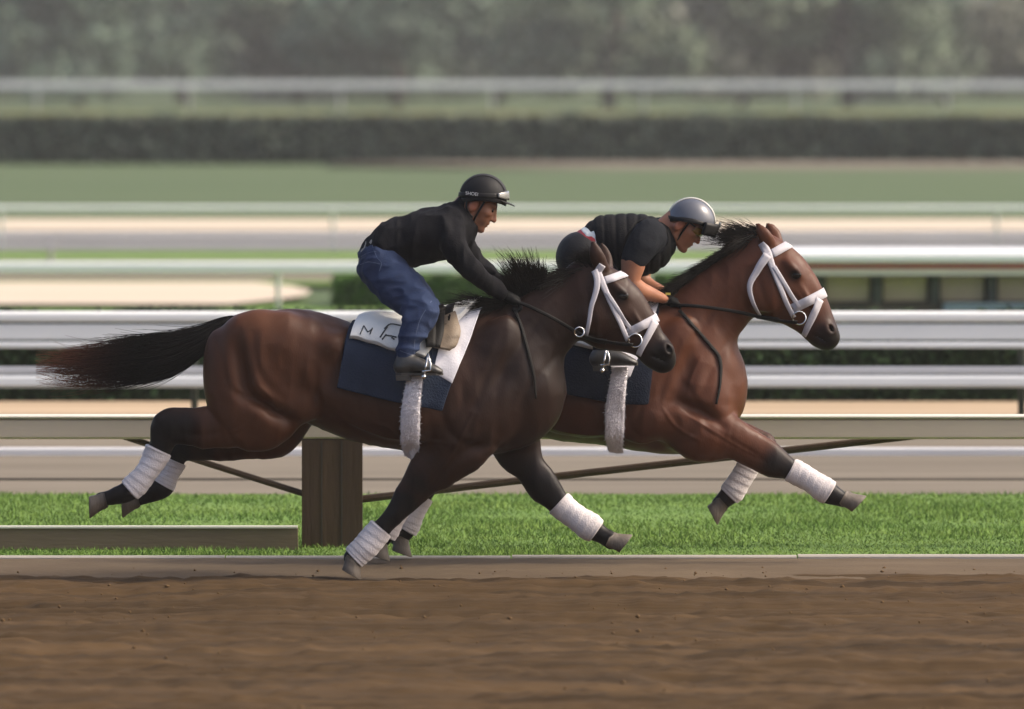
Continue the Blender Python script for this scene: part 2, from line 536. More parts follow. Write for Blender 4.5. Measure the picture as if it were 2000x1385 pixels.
sheet('infield_lawn', -90, 90, dg(508), dg(491), 0.004, M['turf'])
sheet('service_road', -90, 90, dg(491), dg(452), 0.0, M['asphalt'])
sheet('sand_track', -90, 90, dg(451), dg(429), 0.006, M['pale_sand'])
sheet('infield_lawn', -120, 120, dg(428), dg(331), 0.0, M['far_turf'])
sheet('dirt_lane', P(640, 320, dg(320))[0], 120, dg(331), dg(317), 0.012, M['soil'], 20, 4,
      lambda X, Y, Z: (X, Y + (X < X.min() + 6) * (X.min() + 6 - X) * 1.2 * ((Y < Y.mean()) * 1.0), Z))
# grass blades on the verge
r = rng(11)
n = 130000
gx, gy = r.uniform(-4.6, 4.6, n), YK + 0.08 + (dg(968) - YK - 0.1) * r.random(n) ** 1.25
gh = r.uniform(0.012, 0.042, n) * (0.75 + 0.5 * vnoise(np.stack([gx, gy, gx * 0], -1), 1.2, 3))
an = r.uniform(0, math.pi, n)
wx, wy = np.cos(an) * 0.004, np.sin(an) * 0.004
lx, ly = r.normal(0, 0.016, n), r.normal(0, 0.016, n)
GV = np.stack([np.stack([gx - wx, gy - wy, gx * 0 + 0.006], -1), np.stack([gx + wx, gy + wy, gx * 0 + 0.006], -1), np.stack([gx + lx, gy + ly, 0.006 + gh], -1)], 1).reshape(-1, 3)
tag(mk('grass', GV, np.arange(3 * n).reshape(n, 3), M['blade'], None, False, (0, 0, 0)), 'short bright green grass on the verge behind the kerb', 'grass', kind='stuff')

# loose clods on the running surface
r = rng(19)
n = 1100
cx_, cy_ = r.uniform(-4.5, 4.5, n), -8.6 + (YK + 8.3) * r.random(n) ** 0.8
cs = 0.003 + 0.011 * r.random(n) ** 5
oct_ = np.array([(1, 0, 0), (0, 1, 0), (-1, 0, 0), (0, -1, 0), (0, 0, 0.9), (0, 0, -0.6)], float)
CV = oct_[None] * cs[:, None, None] * r.uniform(0.6, 1.4, (n, 6, 1))
CV += np.stack([cx_, cy_, 0.004 + cs * 0.3], -1)[:, None]
cf = np.array([(0, 1, 4), (1, 2, 4), (2, 3, 4), (3, 0, 4), (1, 0, 5), (2, 1, 5), (3, 2, 5), (0, 3, 5)])
tag(mk('dirt_clods', CV.reshape(-1, 3), (np.arange(n)[:, None, None] * 6 + cf[None]).reshape(-1, 3), M['clod'], None, False, (0, 0, 0)), 'loose brown clods scattered over the dirt track', 'clods', kind='stuff')

# kerb behind the running surface: separate lengths with joints
def lengths(x0, x1, step, gap=0.008):
    x = x0
    while x < x1 - 0.01:
        yield x, min(x + step, x1) - gap
        x += step
kerb = empty('kerb', (0, YK, 0), 'low pale concrete kerb between the dirt track and the grass verge', 'kerb')
for a, b in lengths(-XW, XW, 1.5):
    MB().box(a, b, YK - 0.03, YK + 0.06, -0.05, 0.032 + 0.004 * math.sin(a * 5), 0.008).build('kerb_stone', M['concrete'], kerb)

# beige inner rail on stout posts, with a low board at its foot on the left
YR = 2.3
zt, zb = P(1000, 813, YR)[2], P(1000, 857, YR)[2]
rail = empty('rail_fence', (0, YR, 0), 'low beige rail with wide brown timber post right behind the horses', 'fence')
for i, (a, b) in enumerate(lengths(-XW, XW, 4.5, 0.006)):
    t = 0.0
    MB().box(a, b, YR - 0.06, YR + 0.06, zb, zt - 0.012, 0.012).build('rail', M['beige'], rail)
    MB().box(a, b, YR - 0.075, YR + 0.075, zt - 0.009, zt + 0.008, 0.006).build('rail_cap', M['beige_cap'], rail)
xa, xb = P(590, 1000, YR)[0], P(708, 1000, YR)[0]
for dx in (-7.2, 0.0, 7.2):
    MB().box(xa + dx, xb + dx, YR - 0.055, YR + 0.05, -0.1, zb - 0.003).build('post', M['timber'], rail)
    for k in (0.33, 0.66):                                 # plank joints and bolts of the post
        xk = xa + dx + (xb - xa) * k
        MB().box(xk - 0.004, xk + 0.004, YR - 0.0585, YR - 0.052, 0.0, zb - 0.01).build('batten', M['dark_brown'], rail)
    MB().tube([P(592, 964, YR + 0.02) + [dx, 0, 0], P(420, 910, YR + 0.02) + [dx, 0, 0], P(240, 852, YR + 0.02) + [dx, 0, 0]], 0.017, 8).build('brace', M['timber'], rail)
    MB().tube([P(706, 975, YR + 0.02) + [dx, 0, 0], P(1020, 938, YR + 0.1) + [dx, 0, 0], P(1250, 912, YR + 0.1) + [dx, 0, 0], P(1500, 884, YR + 0.1) + [dx, 0, 0], P(1840, 845, YR + 0.1) + [dx, 0, 0]], 0.02, 8).build('brace', M['timber'], rail)
yb = dg(1077)
lowb = empty('low_board', (P(200, 1077, yb)[0], yb, 0), 'low grey-brown board with pale top edge on the grass at far left', 'board')
ztb = P(300, 1029, yb)[2]
MB().box(-XW, P(582, 1050, yb)[0], yb - 0.02, yb + 0.04, -0.02, ztb - 0.008).build('panel', M['board'], lowb)
MB().box(-XW, P(581, 1050, yb)[0], yb - 0.03, yb + 0.05, ztb - 0.006, ztb + 0.004).build('edge_strip', M['cream'], lowb)
# thin wire ropes and a low pipe across the service track
yw = 9.0
zz = P(1000, 936, yw)[2]
pipe = empty('pipe_rail', (0, yw, 0), 'thin dark pipe running low across the grey path under the beige rail', 'pipe')
MB().tube([(-12, yw, zz), (0, yw, zz - 0.006), (12, yw, zz)], 0.013, 6).build('pipe', M['dark_brown'], pipe, True)
for x in np.arange(-11, 11.1, 2.2):
    MB().tube([(x, yw, -0.05), (x, yw, zz)], 0.012, 6).build('stake', M['dark_brown'], pipe, True)
yw2 = dg(889)
tag(MB().box(-16, 16, yw2 - 0.06, yw2 + 0.06, -0.02, 0.05, 0.01).build('edging', M['grey_white']), 'thin pale edging strip lying across the grey path below the beige rail', 'edging')

# fences
def fence(name, label, Y, rails, x0, x1, step, post_m, post_w=0.05, off=0.09, seg=6.0):
    """rails: (top row, bottom row, material, thickness)"""
    f = empty(name, (0, Y, 0), label, 'fence')
    top = 0
    for (t, b, m, th) in rails:
        zt, zb = P(1000, t, Y)[2], P(1000, b, Y)[2]
        top = max(top, zt)
        for a, c in lengths(x0, x1, seg, 0.006):
            MB().box(a, c, Y - th / 2, Y + th / 2, zb, zt, min(0.02, (zt - zb) * 0.25, th * 0.25)).build('rail', M[m], f)
    for x in np.arange(x0 + step * 0.37, x1, step):
        MB().tube([(x, Y + off, -0.05), (x, Y + off, top * 0.72), (x, Y + off * 0.6, top * 0.9), (x, Y + 0.01, top - 0.02)], post_w / 2, 8).build('post', M[post_m], f, True)
    return f
YF = 15.0
fence('white_fence', 'white two-rail fence with deep lipped top rail in front of the dark hedge', YF,
      [(608, 629, 'white', 0.10), (633, 664, 'white', 0.05), (668, 680, 'white', 0.09), (716, 731, 'grey_white', 0.05), (733, 757, 'white', 0.09)], -12, 12, 2.9, 'post_green')
fence('white_fence', 'single white rail beyond the dark hedge, level with the riders elbows', 36.0, [(511, 534, 'white', 0.10)], -18, 18, 3.6, 'grey_white', 0.05)
fence('white_fence', 'pair of thin grey-white rails in the middle distance along the grey road', 56.0, [(456, 468, 'grey_white', 0.06), (475, 487, 'grey_white', 0.06)], -24, 24, 4.2, 'grey_white', 0.05)
fence('white_fence', 'thin white rail at the near edge of the far lawn', 64.0, [(402, 412, 'white', 0.07)], -26, 26, 4.4, 'grey_white', 0.05)
fence('white_fence', 'faint hazy white rail below the far trees at the top', 270.0, [(160, 172, 'white', 0.1)], -75, 75, 6.0, 'grey_white', 0.08, seg=15.0)

# hedges: dark core with leaf faces over it
def hedge(name, label, x0, x1, y0, y1, z1, leaf, n, m, seed, core='hedge_core'):
    h = empty(name, ((x0 + x1) / 2, (y0 + y1) / 2, 0), label, 'hedge')
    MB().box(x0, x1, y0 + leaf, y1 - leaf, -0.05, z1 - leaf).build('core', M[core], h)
    r = rng(seed)
    t = r.random(n)
    front, top = t < 0.62, (t >= 0.62) & (t < 0.9)
    C = np.stack([r.uniform(x0, x1, n), r.uniform(y0, y1, n), r.uniform(0, z1, n)], -1)
    C[front, 1] = y0 + leaf * r.uniform(0, 1.4, front.sum())
    C[top, 2] = z1 - leaf * r.uniform(0, 1.4, top.sum())
    wob = vnoise(C, 0.9 / max(z1, 0.3), seed)
    C[:, 2] += wob * z1 * 0.05 * (C[:, 2] / z1)
    C[:, 1] += vnoise(C, 1.6 / max(z1, 0.3), seed + 3) * z1 * 0.06
    V, Fc = cards(C, n, leaf, seed + 1)
    mk('foliage', V, Fc, M[m], h, False)
    return h
yh = dg(785)
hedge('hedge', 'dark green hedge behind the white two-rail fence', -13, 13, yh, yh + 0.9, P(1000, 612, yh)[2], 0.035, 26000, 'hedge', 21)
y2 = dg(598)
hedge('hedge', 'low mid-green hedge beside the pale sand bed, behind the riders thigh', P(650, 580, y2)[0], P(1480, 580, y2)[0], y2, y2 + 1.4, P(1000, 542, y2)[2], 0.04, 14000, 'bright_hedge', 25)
y3 = dg(316)
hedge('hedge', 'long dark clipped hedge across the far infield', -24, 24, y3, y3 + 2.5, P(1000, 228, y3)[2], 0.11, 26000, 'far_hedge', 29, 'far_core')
tag(MB().box(-40, 40, y3 + 8.0, y3 + 8.6, -0.05, P(1000, 219, y3 + 8)[2], 0.05).build('dry_grass_bank', M['dry_grass'], None), 'narrow yellowish dry grass bank showing just above the far hedge', 'grass bank')

# low stage on the right behind the white fence
ys = dg(676)
st = empty('stage', (P(1800, 676, ys)[0], ys, 0), 'low stage with white top, red trim and tan panels at far right', 'stage')
def zr(py): return P(1000, py, ys)[2]
sx0, sx1 = P(1470, 600, ys)[0], P(2150, 600, ys)[0]
MB().box(sx0 - 0.1, sx1, ys - 0.25, ys + 1.6, zr(512), zr(492), 0.02).build('deck', M['white'], st)
MB().box(sx0, sx1, ys - 0.20, ys + 1.5, zr(524), zr(513.0)).build('trim', M['red'], st)
MB().box(sx0, sx1, ys - 0.18, ys + 1.5, zr(536), zr(524.5)).build('trim', M['cream'], st)
MB().box(sx0, sx1, ys + 0.1, ys + 1.4, zr(592), zr(536.5)).build('wall', M['dark_brown'], st)
for px in np.arange(1490, 2140, 112):
    a, b = P(px + 12, 560, ys)[0], P(px + 96, 560, ys)[0]
    MB().box(a, b, ys + 0.06, ys + 0.097, zr(588), zr(540)).build('panel', M['tan_panel'], st)
    MB().box(a - 0.09, a - 0.02, ys - 0.02, ys + 0.09, zr(600), zr(537)).build('post', M['post_green'], st)
MB().box(sx0, sx1, ys - 0.05, ys + 1.45, -0.05, zr(592.5)).build('plinth', M['dark_brown'], st)
MB().box(P(1840, 600, ys)[0], P(2120, 600, ys)[0], ys - 0.30, ys - 0.07, 0, zr(591)).build('step', M['blue_grey'], st)

# far trees, far sheds and the hill behind them
def tree_mesh(seed, H, R, leafmat, n, leaf):
    r = rng(seed)
    tb = MB()
    lean = r.normal(0, 0.03, 2) * H
    trunk = [(lean[0] * t, lean[1] * t, H * 0.75 * t) for t in np.linspace(0, 1, 7)]
    tb.tube(trunk, np.linspace(0.035, 0.008, 7) * H, 8)
    centres = []
    for k in range(17):
        t = r.uniform(0.04, 0.98)
        a = r.uniform(0, 2 * math.pi)
        L = R * r.uniform(0.45, 0.95) * (1.1 - 0.45 * t)
        b = np.array([lean[0] * t, lean[1] * t, H * 0.72 * t])
        e = b + [math.cos(a) * L, math.sin(a) * L, H * r.uniform(0.05, 0.2)]
        tb.tube([b, (b + e) / 2 + [0, 0, 0.03 * H], e], np.array([0.012, 0.008, 0.004]) * H, 6)
        centres.append(e)
        centres.append((b + e) / 2 + [0, 0, 0.05 * H])
    centres = np.array(centres)
    ci = r.integers(0, len(centres), n)
    rad = R * r.uniform(0.22, 0.42, len(centres))
    d = r.normal(size=(n, 3))
    d /= np.linalg.norm(d, axis=1)[:, None]
    C = centres[ci] + d * (rad[ci] * r.random(n) ** 0.45)[:, None] * [1, 1, 0.8]
    C[:, 2] = np.maximum(C[:, 2], 0.06 * H)
    V, Fc = cards(C, n, leaf, seed + 5)
    return tb, V, Fc
kinds = [tree_mesh(100 + i, H, R, None, 7000, 0.30) for i, (H, R) in enumerate(((10.5, 6.2), (9.0, 6.8), (12.0, 6.0), (8.0, 7.0)))]
protos = []
ordn = ['leftmost', 'second from the left', 'third from the left', 'fourth from the left', 'fifth from the left', 'middle', 'fifth from the right', 'fourth from the right', 'third from the right', 'second from the right', 'rightmost']
hue = ['leaf_a', 'leaf_a', 'leaf_a', 'leaf_b', 'leaf_a', 'leaf_b', 'leaf_b', 'leaf_c', 'leaf_b', 'leaf_c', 'leaf_c']
adj = {'leaf_a': 'grey-green', 'leaf_b': 'olive green', 'leaf_c': 'pale yellowish'}
r = rng(77)
for i in range(11):
    Yt = 345 + r.uniform(-15, 25)
    x = P(-80 + i * 216 + r.uniform(-30, 30), 160, Yt)[0]
    tb, V, Fc = kinds[i % 4]
    root = empty('tree', (x, Yt, 0), 'hazy %s tree behind the far rail, %s of that front row' % (adj[hue[i]], ordn[i]), 'tree', 'front row of far trees')
    t = mk('trunk', np.array(tb.V) + [x, Yt, 0], tb.F, M['bark'], root, True)
    c = mk('crown', V + [x, Yt, 0], Fc, M[hue[i]], root, False)
    root.rotation_euler.z = r.uniform(0, 6.28)
    s_ = r.uniform(0.85, 1.12)
    root.scale = (s_, s_, s_ * r.uniform(0.9, 1.15))
for i in range(8):
    Yt = 430 + r.uniform(-20, 20)
    x = P(-150 + i * 330 + r.uniform(-40, 40), 120, Yt)[0]
    tb, V, Fc = kinds[(i + 2) % 4]
    root = empty('tree', (x, Yt, 0), 'tall hazy %s far tree of the back row, %s there' % ('olive green' if i > 4 else 'grey-green', ('leftmost', 'second from the left', 'third from the left', 'fourth from the left', 'fourth from the right', 'third from the right', 'second from the right', 'rightmost')[i]), 'tree', 'back row of far trees')
    mk('trunk', np.array(tb.V) + [x, Yt, 0], tb.F, M['bark'], root, True)
    mk('crown', V + [x, Yt, 0], Fc, M['leaf_b' if i > 4 else 'leaf_a'], root, False)
    root.rotation_euler.z = r.uniform(0, 6.28)
    root.scale = (1.5, 1.5, 1.35)
def shed(px0, px1, top, Y, label):
    x0, x1, zt = P(px0, 140, Y)[0], P(px1, 140, Y)[0], P(0, top, Y)[2]
    s = empty('shed', ((x0 + x1) / 2, Y, 0), label, 'building')
    MB().box(x0, x1, Y, Y + 6, -0.05, zt - 0.5).build('wall', M['grey_wall'], s)
    MB().add([(x0 - 0.4, Y - 0.5, zt - 0.5), (x1 + 0.4, Y - 0.5, zt - 0.5), (x1 + 0.4, Y + 6.5, zt - 0.5), (x0 - 0.4, Y + 6.5, zt - 0.5), (x0 - 0.4, Y + 3, zt + 0.4), (x1 + 0.4, Y + 3, zt + 0.4)],
             [(0, 1, 5, 4), (3, 4, 5, 2), (0, 4, 3), (1, 2, 5), (0, 3, 2, 1)]).build('roof', M['roof'], s)
    w = (x1 - x0) / 4
    for k in range(4):
        a = x0 + w * (k + 0.28)
        f = MB().box(a, a + w * 0.44, Y - 0.05, Y - 0.003, 0.9, zt - 0.9).build('window', M['white'], s)
        ROOT[f.name] = base_of(s)
        MB().box(a + 0.08, a + w * 0.44 - 0.08, Y - 0.07, Y - 0.053, 0.98, zt - 0.98).build('pane', M['glass'], f)
shed(480, 665, 96, 385, 'small grey hazy shed among the far trees, left of the riders')
shed(1655, 1860, 96, 385, 'small grey hazy shed among the far trees at upper right')
def hill(X, Y, Z):
    t = np.sin(np.clip((Y - 700) / 500, 0, 1) * math.pi / 2)
    return X, Y, Z + t * (26 + 9 * vnoise(np.stack([X, Y, Z], -1), 0.006, 2)) + 1.5 * vnoise(np.stack([X, Y, Z], -1), 0.05, 3) * t
sheet('hill', -500, 500, 700, 1200, -0.5, M['hill'], 80, 40, hill)
# hazy air
hz = MB().box(-520, 520, -48, 1230, -1.5, 44).build('haze', bpy.data.materials.new('haze'))
hm = hz.data.materials[0]
hm.use_nodes = True
hm.node_tree.nodes.clear()
ho = hm.node_tree.nodes.new('ShaderNodeOutputMaterial')
hv = hm.node_tree.nodes.new('ShaderNodeVolumePrincipled')
hv.inputs['Density'].default_value = 0.0003
hv.inputs['Color'].default_value = (0.93, 0.93, 0.92, 1)
hm.node_tree.links.new(hv.outputs[0], ho.inputs['Volume'])
tag(hz, kind='stuff')

# ------------------------------------------------------------------ horses
M['coat_dark'] = mat('coat_dark', (0.05, 0.02, 0.012), 0.46, (0.62, 0.60, 0.60), 5.0, 0.10, 160, (1, 1, 0.35), spec=0.16, attr='Col', rvar=0.08)
M['coat_red'] = mat('coat_red', (0.08, 0.03, 0.015), 0.46, (0.66, 0.62, 0.60), 5.0, 0.10, 160, (1, 1, 0.35), spec=0.18, attr='Col', rvar=0.08)
M['hair'] = mat('hair', (0.010, 0.008, 0.007), 0.5, attr='Col', spec=0.15)
M['hoof'] = mat('hoof', (0.13, 0.105, 0.08), 0.6, (0.07, 0.055, 0.042), 14, 0.3, 90, (1, 1, 0.2))
M['eye'] = mat('eye', (0.006, 0.004, 0.003), 0.22, spec=0.35)
M['bandage'] = mat('bandage', (0.67, 0.63, 0.635), 0.9, (0.46, 0.41, 0.39), 7, 0.35, 130, (1, 1, 1), spec=0.2, sheen=0.3)

def horse(spec):
    Y0 = spec['Y']
    base = P(spec['cx'], 1000, Y0)
    base[2] = 0
    q = lambda x, y: P(x, y, Y0)
    root = empty('horse', base, spec['label'], 'horse', 'racehorses galloping side by side')
    L = lambda rows, sgn=1: [pr(*r_, Y0) for r_ in rows]
    xs = [q(spec['x0'], 700)[0], q(spec['x1'], 700)[0]]
    f = Field((xs[0], Y0 - 0.42, -0.02), (xs[1], Y0 + 0.42, q(0, spec['ytop'])[2]), 0.0088)
    tint = []                                             # points that carry the darkness of the coat
    def t_chain(N, vals):
        N = np.asarray(N)
        for k in range(len(N)):
            tint.append((*N[k, :3], max(N[k, 3], 0.03), vals[k]))
    tor = L([(x, t, x2, b, 0, w) for (x, t, x2, b, w) in spec['torso']])
    f.chain(tor, 0.02)
    t_chain(tor, [0.0] * len(tor))
    nk = [nd(a, b, 0, c, w, Y0) for (a, b, c, w) in spec['neck']]
    f.chain(nk, 0.07)
    t_chain(nk, [spec.get('neck_dark', 0.32)] * len(nk))
    for s in (-1, 1):                                     # big muscles, both sides
        for (px, py, y, rx, ry, rz, ang, k) in spec['muscle']:
            c = q(px, py)
            f.ell((c[0], Y0 + s * y, c[2]), (rx, ry, rz), k, math.radians(ang))
    for name in ('hind_near', 'hind_far', 'fore_near', 'fore_far'):
        s = -1 if 'near' in name else 1
        rows = spec[name]
        w0, w1 = (0.13, 0.14) if 'hind' in name else (0.13, 0.13)
        N = L([(a, b, c, d, s * yy, w) for (a, b, c, d, yy, w) in rows])
        f.chain(N, 0.055 if 'hind' in name else 0.07)
        t_chain(N, np.interp(np.arange(len(rows)), *spec['black'][name]))
        tint[-len(rows)] = (*tint[-len(rows)][:4], 0.0)
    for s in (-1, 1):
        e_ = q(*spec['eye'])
        tint.append((e_[0], Y0 + s * 0.095, e_[2], 0.034, 1.0))  # black skin at the eye together with painted shade
    hd = L([(a, b, c, d, 0, w) for (a, b, c, d, w) in spec['head']])
    f.chain(hd, 0.035)
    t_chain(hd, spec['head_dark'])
    for s in (-1, 1):
        for (px, py, y, rx, ry, rz, ang, k, cut) in spec['groove']:
            c = q(px, py)
            f.ell((c[0], Y0 + s * y, c[2]), (rx, ry, rz), k, math.radians(ang), cut=bool(cut))
        e0, e1, e2 = [q(*e) for e in spec['ear'][0 if s < 0 else 1]]
        yy = Y0 + s * 0.055
        f.chain([[*e0[:1], yy - s * 0.01, e0[2], 0.030, 0.024], [*e1[:1], yy + s * 0.015, e1[2], 0.036, 0.020], [*e2[:1], yy + s * 0.01, e2[2], 0.010, 0.006]], 0.012)
    V, Q = f.mesh(1)
    Nn = normals(V, Q)
    # fine relief: veins, muscle fibres, skin over ribs
    V = V + Nn * (0.0026 * vnoise(V * [1, 1, 0.6], 14, 3) + 0.0050 * vnoise(V, 6, 4) + 0.0045 * (1 - 2 * np.abs(vnoise(V * [1.6, 1, 0.7], 4.5, 12))) + 0.0022 * (1 - 2.5 * np.abs(vnoise(V * [1.3, 1, 0.8], 10, 16))))[:, None]
    # creases between muscles (negative) and veins (positive): rows of photo points on both flanks
    for amp, wid, pts in spec['lines']:
        C_ = catmull(pts, 8)
        A_ = np.array([P(a_, b_, Y0) for a_, b_ in C_])
        mask = np.where((V[:, 0] > A_[:, 0].min() - 0.06) & (V[:, 0] < A_[:, 0].max() + 0.06) & (V[:, 2] > A_[:, 2].min() - 0.06) & (V[:, 2] < A_[:, 2].max() + 0.06))[0]
        if not len(mask): continue
        w_ = V[mask]
        d2 = np.full(len(mask), 9.0)
        tt_ = np.zeros(len(mask))
        for i_ in range(len(A_) - 1):
            p_, e_ = A_[i_, [0, 2]], A_[i_ + 1, [0, 2]] - A_[i_, [0, 2]]
            t_ = np.clip(((w_[:, [0, 2]] - p_) @ e_) / (e_ @ e_ + 1e-9), 0, 1)
            dd = ((w_[:, [0, 2]] - p_ - t_[:, None] * e_) ** 2).sum(1)
            near_ = dd < d2
            d2[near_] = dd[near_]
            tt_[near_] = (i_ + t_[near_]) / (len(A_) - 1)
        fade = np.sin(np.clip(tt_, 0, 1) * math.pi) ** 0.5 * sstep(0.2, 0.6, np.abs(Nn[mask, 1]))
        amp, wid = (amp * 0.75, wid * 1.25) if amp < 0 else (amp, wid)
        V[mask] += Nn[mask] * (amp * np.exp(-d2 / wid ** 2) * fade)[:, None]
    tint = np.array(tint)
    tf = []
    num, den = np.zeros(len(V)), np.zeros(len(V))
    for t in tint:
        d = np.linalg.norm(V - t[:3], axis=1) / t[3]
        w = 1.0 / (d ** 4 + 0.05)
        num += w * t[4]
        den += w
    dark = num / den
    dark = np.clip(dark + 0.10 * vnoise(V, 3.2, 6), 0, 1)
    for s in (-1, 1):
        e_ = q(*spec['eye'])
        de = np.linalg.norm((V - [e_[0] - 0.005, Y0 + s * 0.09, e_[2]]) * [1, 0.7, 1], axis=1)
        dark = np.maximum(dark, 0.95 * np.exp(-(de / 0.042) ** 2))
        dark = np.maximum(dark, 0.5 * np.exp(-(de / 0.085) ** 2))  # wide falloff: shade around the eye put into the coat colour
    mott = 0.5 + 0.5 * vnoise(V, 2.0, 9)
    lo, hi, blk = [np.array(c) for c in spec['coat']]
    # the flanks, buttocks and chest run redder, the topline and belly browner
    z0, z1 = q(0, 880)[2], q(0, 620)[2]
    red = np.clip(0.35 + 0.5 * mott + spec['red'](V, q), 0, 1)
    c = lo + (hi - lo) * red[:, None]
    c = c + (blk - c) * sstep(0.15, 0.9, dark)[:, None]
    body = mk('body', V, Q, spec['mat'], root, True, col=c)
    bvh = BVHTree.FromPolygons(V.tolist(), Q.tolist())
    # eyes
    for s in (-1, 1):
        e = q(*spec['eye'])
        hit = bvh.ray_cast(Vector((e[0], Y0 + s, e[2])), Vector((0, -s, 0)))
        y = hit[0].y if hit[0] else Y0 + s * 0.09
        u, v = np.meshgrid(np.linspace(0, 2 * math.pi, 17)[:-1], np.linspace(0, math.pi, 9))
        r_ = 0.024
        EV = np.stack([e[0] + r_ * 1.25 * np.cos(u) * np.sin(v), y - s * 0.007 + r_ * 0.5 * np.cos(v), e[2] + r_ * np.sin(u) * np.sin(v)], -1).reshape(-1, 3)
        EF = [(i * 16 + j, i * 16 + (j + 1) % 16, (i + 1) * 16 + (j + 1) % 16, (i + 1) * 16 + j) for i in range(8) for j in range(16)]
        mk('eye', EV, EF, M['eye'], root)
    # hooves: wall rings from coronet to ground edge
    for (ax, ay, bx, by, s, lng, wide) in spec['hooves']:
        a, b = q(ax, ay), q(bx, by)                       # coronet centre, centre of the sole
        d = b - a
        ln = 0.072
        d /= np.linalg.norm(d)
        fwd = np.array([-d[2], 0, d[0]])
        if fwd @ (q(*lng) - a) < 0: fwd = -fwd            # side of the toe wall
        rings, n = [], 22
        for t, sc in ((-0.25, 0.78), (0.0, 0.90), (0.12, 0.86), (0.55, 0.98), (0.95, 1.14), (1.0, 1.11), (0.94, 0.6)):
            for k in range(n):
                th = 2 * math.pi * k / n
                cx = math.cos(th)
                cx = cx if cx > -0.7 else -0.7
                tt = t if t <= 0 else t * (1 + 0.20 * cx)
                rings.append(a + d * ln * tt + fwd * (0.056 * sc * cx + 0.012 * max(t, 0)) + np.array([0, 1, 0]) * (0.050 * sc * math.sin(th)) + [0, s * wide, 0])
        HF = [(i * n + k, i * n + (k + 1) % n, (i + 1) * n + (k + 1) % n, (i + 1) * n + k) for i in range(6) for k in range(n)]
        HF += [tuple(range(n)), tuple(6 * n + k for k in range(n))]
        mk('hoof', np.array(rings), HF, M['hoof'], root)
    return root, V, Q, bvh

def hair_cols(paths, c0, c1, seed):
    r = rng(seed)
    N, Sg, _ = paths.shape
    t = np.linspace(0, 1, Sg)[None, :, None]
    c = np.array(c0) + (np.array(c1) - np.array(c0)) * t ** 2.2
    c = np.broadcast_to(c, (N, Sg, 3)) * r.uniform(0.6, 1.5, (N, 1, 1))
    return np.repeat(c, 3, axis=1).reshape(-1, 3)

def mane(root, bvh, crest, Y0, n, seed, lenf, dirf, col=((0.007, 0.006, 0.005), (0.016, 0.011, 0.008)), fall=0.5, name='mane'):
    r = rng(seed)
    cp = catmull(crest, 14)
    L = np.linspace(0, len(cp) - 1.001, n)
    L = np.clip(L + r.normal(0, 1.5, n), 0, len(cp) - 1.001)
    i = L.astype(int)
    c = cp[i] + (cp[i + 1] - cp[i]) * (L - i)[:, None]
    t = L / (len(cp) - 1)
    paths = np.zeros((n, 8, 3))
    for k in range(n):
        p = P(c[k, 0], c[k, 1] + r.uniform(2, 14), Y0)
        p[1] += r.normal(0, 0.02)
        ln = lenf(t[k]) * r.uniform(0.55, 1.25)
        if k % 22 == 0:                                   # hairs gather in locks
            lock_d, lock_b, lock_l = np.array(dirf(t[k], r), float), (r.normal(0, 0.25), r.uniform(0.2, 1.2), r.normal(-0.5, 0.3)), r.uniform(0.65, 1.25)
        dx, dz, dy = lock_d + r.normal(0, 0.09, 3)
        ln *= lock_l
        d = np.array([dx, dy, dz], float)
        d /= np.linalg.norm(d)
        bend = np.array([lock_b[2], lock_b[0], -fall * lock_b[1]]) + r.normal(0, 0.06, 3)
        for j in range(8):
            u = j / 7
            paths[k, j] = p + d * ln * u + bend * ln * u * u * 0.55 + np.array([0, 0, 0.05 * ln * math.sin(u * 5 + k)])
    V, Fc = strands_mesh(paths, 0.0026, 0.0005)
    return mk(name, V, Fc, M['hair'], root, True, col=hair_cols(paths, *col, seed + 1))

def tail(root, spine, Y0, n, seed):
    r = rng(seed)
    sp = catmull(spine, 10)                               # px, py, radius (m)
    C = np.array([P(a, b, Y0) for a, b, _ in sp])
    R = sp[:, 2]
    m = len(sp)
    Sg = 16
    paths = np.zeros((n, Sg, 3))
    for k in range(n):
        t0 = r.uniform(0, 0.30) ** 1.2
        t1 = min(1.0, t0 + r.uniform(0.45, 0.85))
        if k % 14 == 0:                                   # hairs gather in locks
            lock_a, lock_r, lock_f = r.uniform(0, 2 * math.pi), math.sqrt(r.random()), r.normal(0, 0.03)
        a = lock_a + r.normal(0, 0.35)
        rr = np.clip(lock_r + r.normal(0, 0.16), 0, 1.1)
        wob, wph = r.normal(0, 0.010 if r.random() < 0.8 else 0.03), r.uniform(0, 6)
        fly = lock_f + r.normal(0, 0.012) + (0.05 * r.random() if r.random() < 0.1 else 0)
        for j in range(Sg):
            u = j / (Sg - 1)
            s = (t0 + (t1 - t0) * u) * (m - 1)
            i = min(int(s), m - 2)
            c = C[i] + (C[i + 1] - C[i]) * (s - i)
            rad = R[i] + (R[i + 1] - R[i]) * (s - i)
            g = rr * rad
            paths[k, j] = c + [0, math.cos(a) * g * 0.8, math.sin(a) * g + fly * u ** 3 + wob * u * math.sin(4 * u + wph)]
    V, Fc = strands_mesh(paths, 0.0032, 0.0006)
    # the long ends bleach to a rusty brown
    x = (paths[:, :, 0] - C[-1, 0]) / (C[0, 0] - C[-1, 0])
    f = 1 - sstep(0.02, 0.55, x)
    c = np.array([0.007, 0.006, 0.005]) + (np.array([0.17, 0.066, 0.038]) - np.array([0.007, 0.006, 0.005])) * (f ** 1.6)[..., None]
    c = c * r.uniform(0.6, 1.4, (n, 1, 1))
    return mk('tail', V, Fc, M['hair'], root, True, col=np.repeat(c, 3, axis=1).reshape(-1, 3))

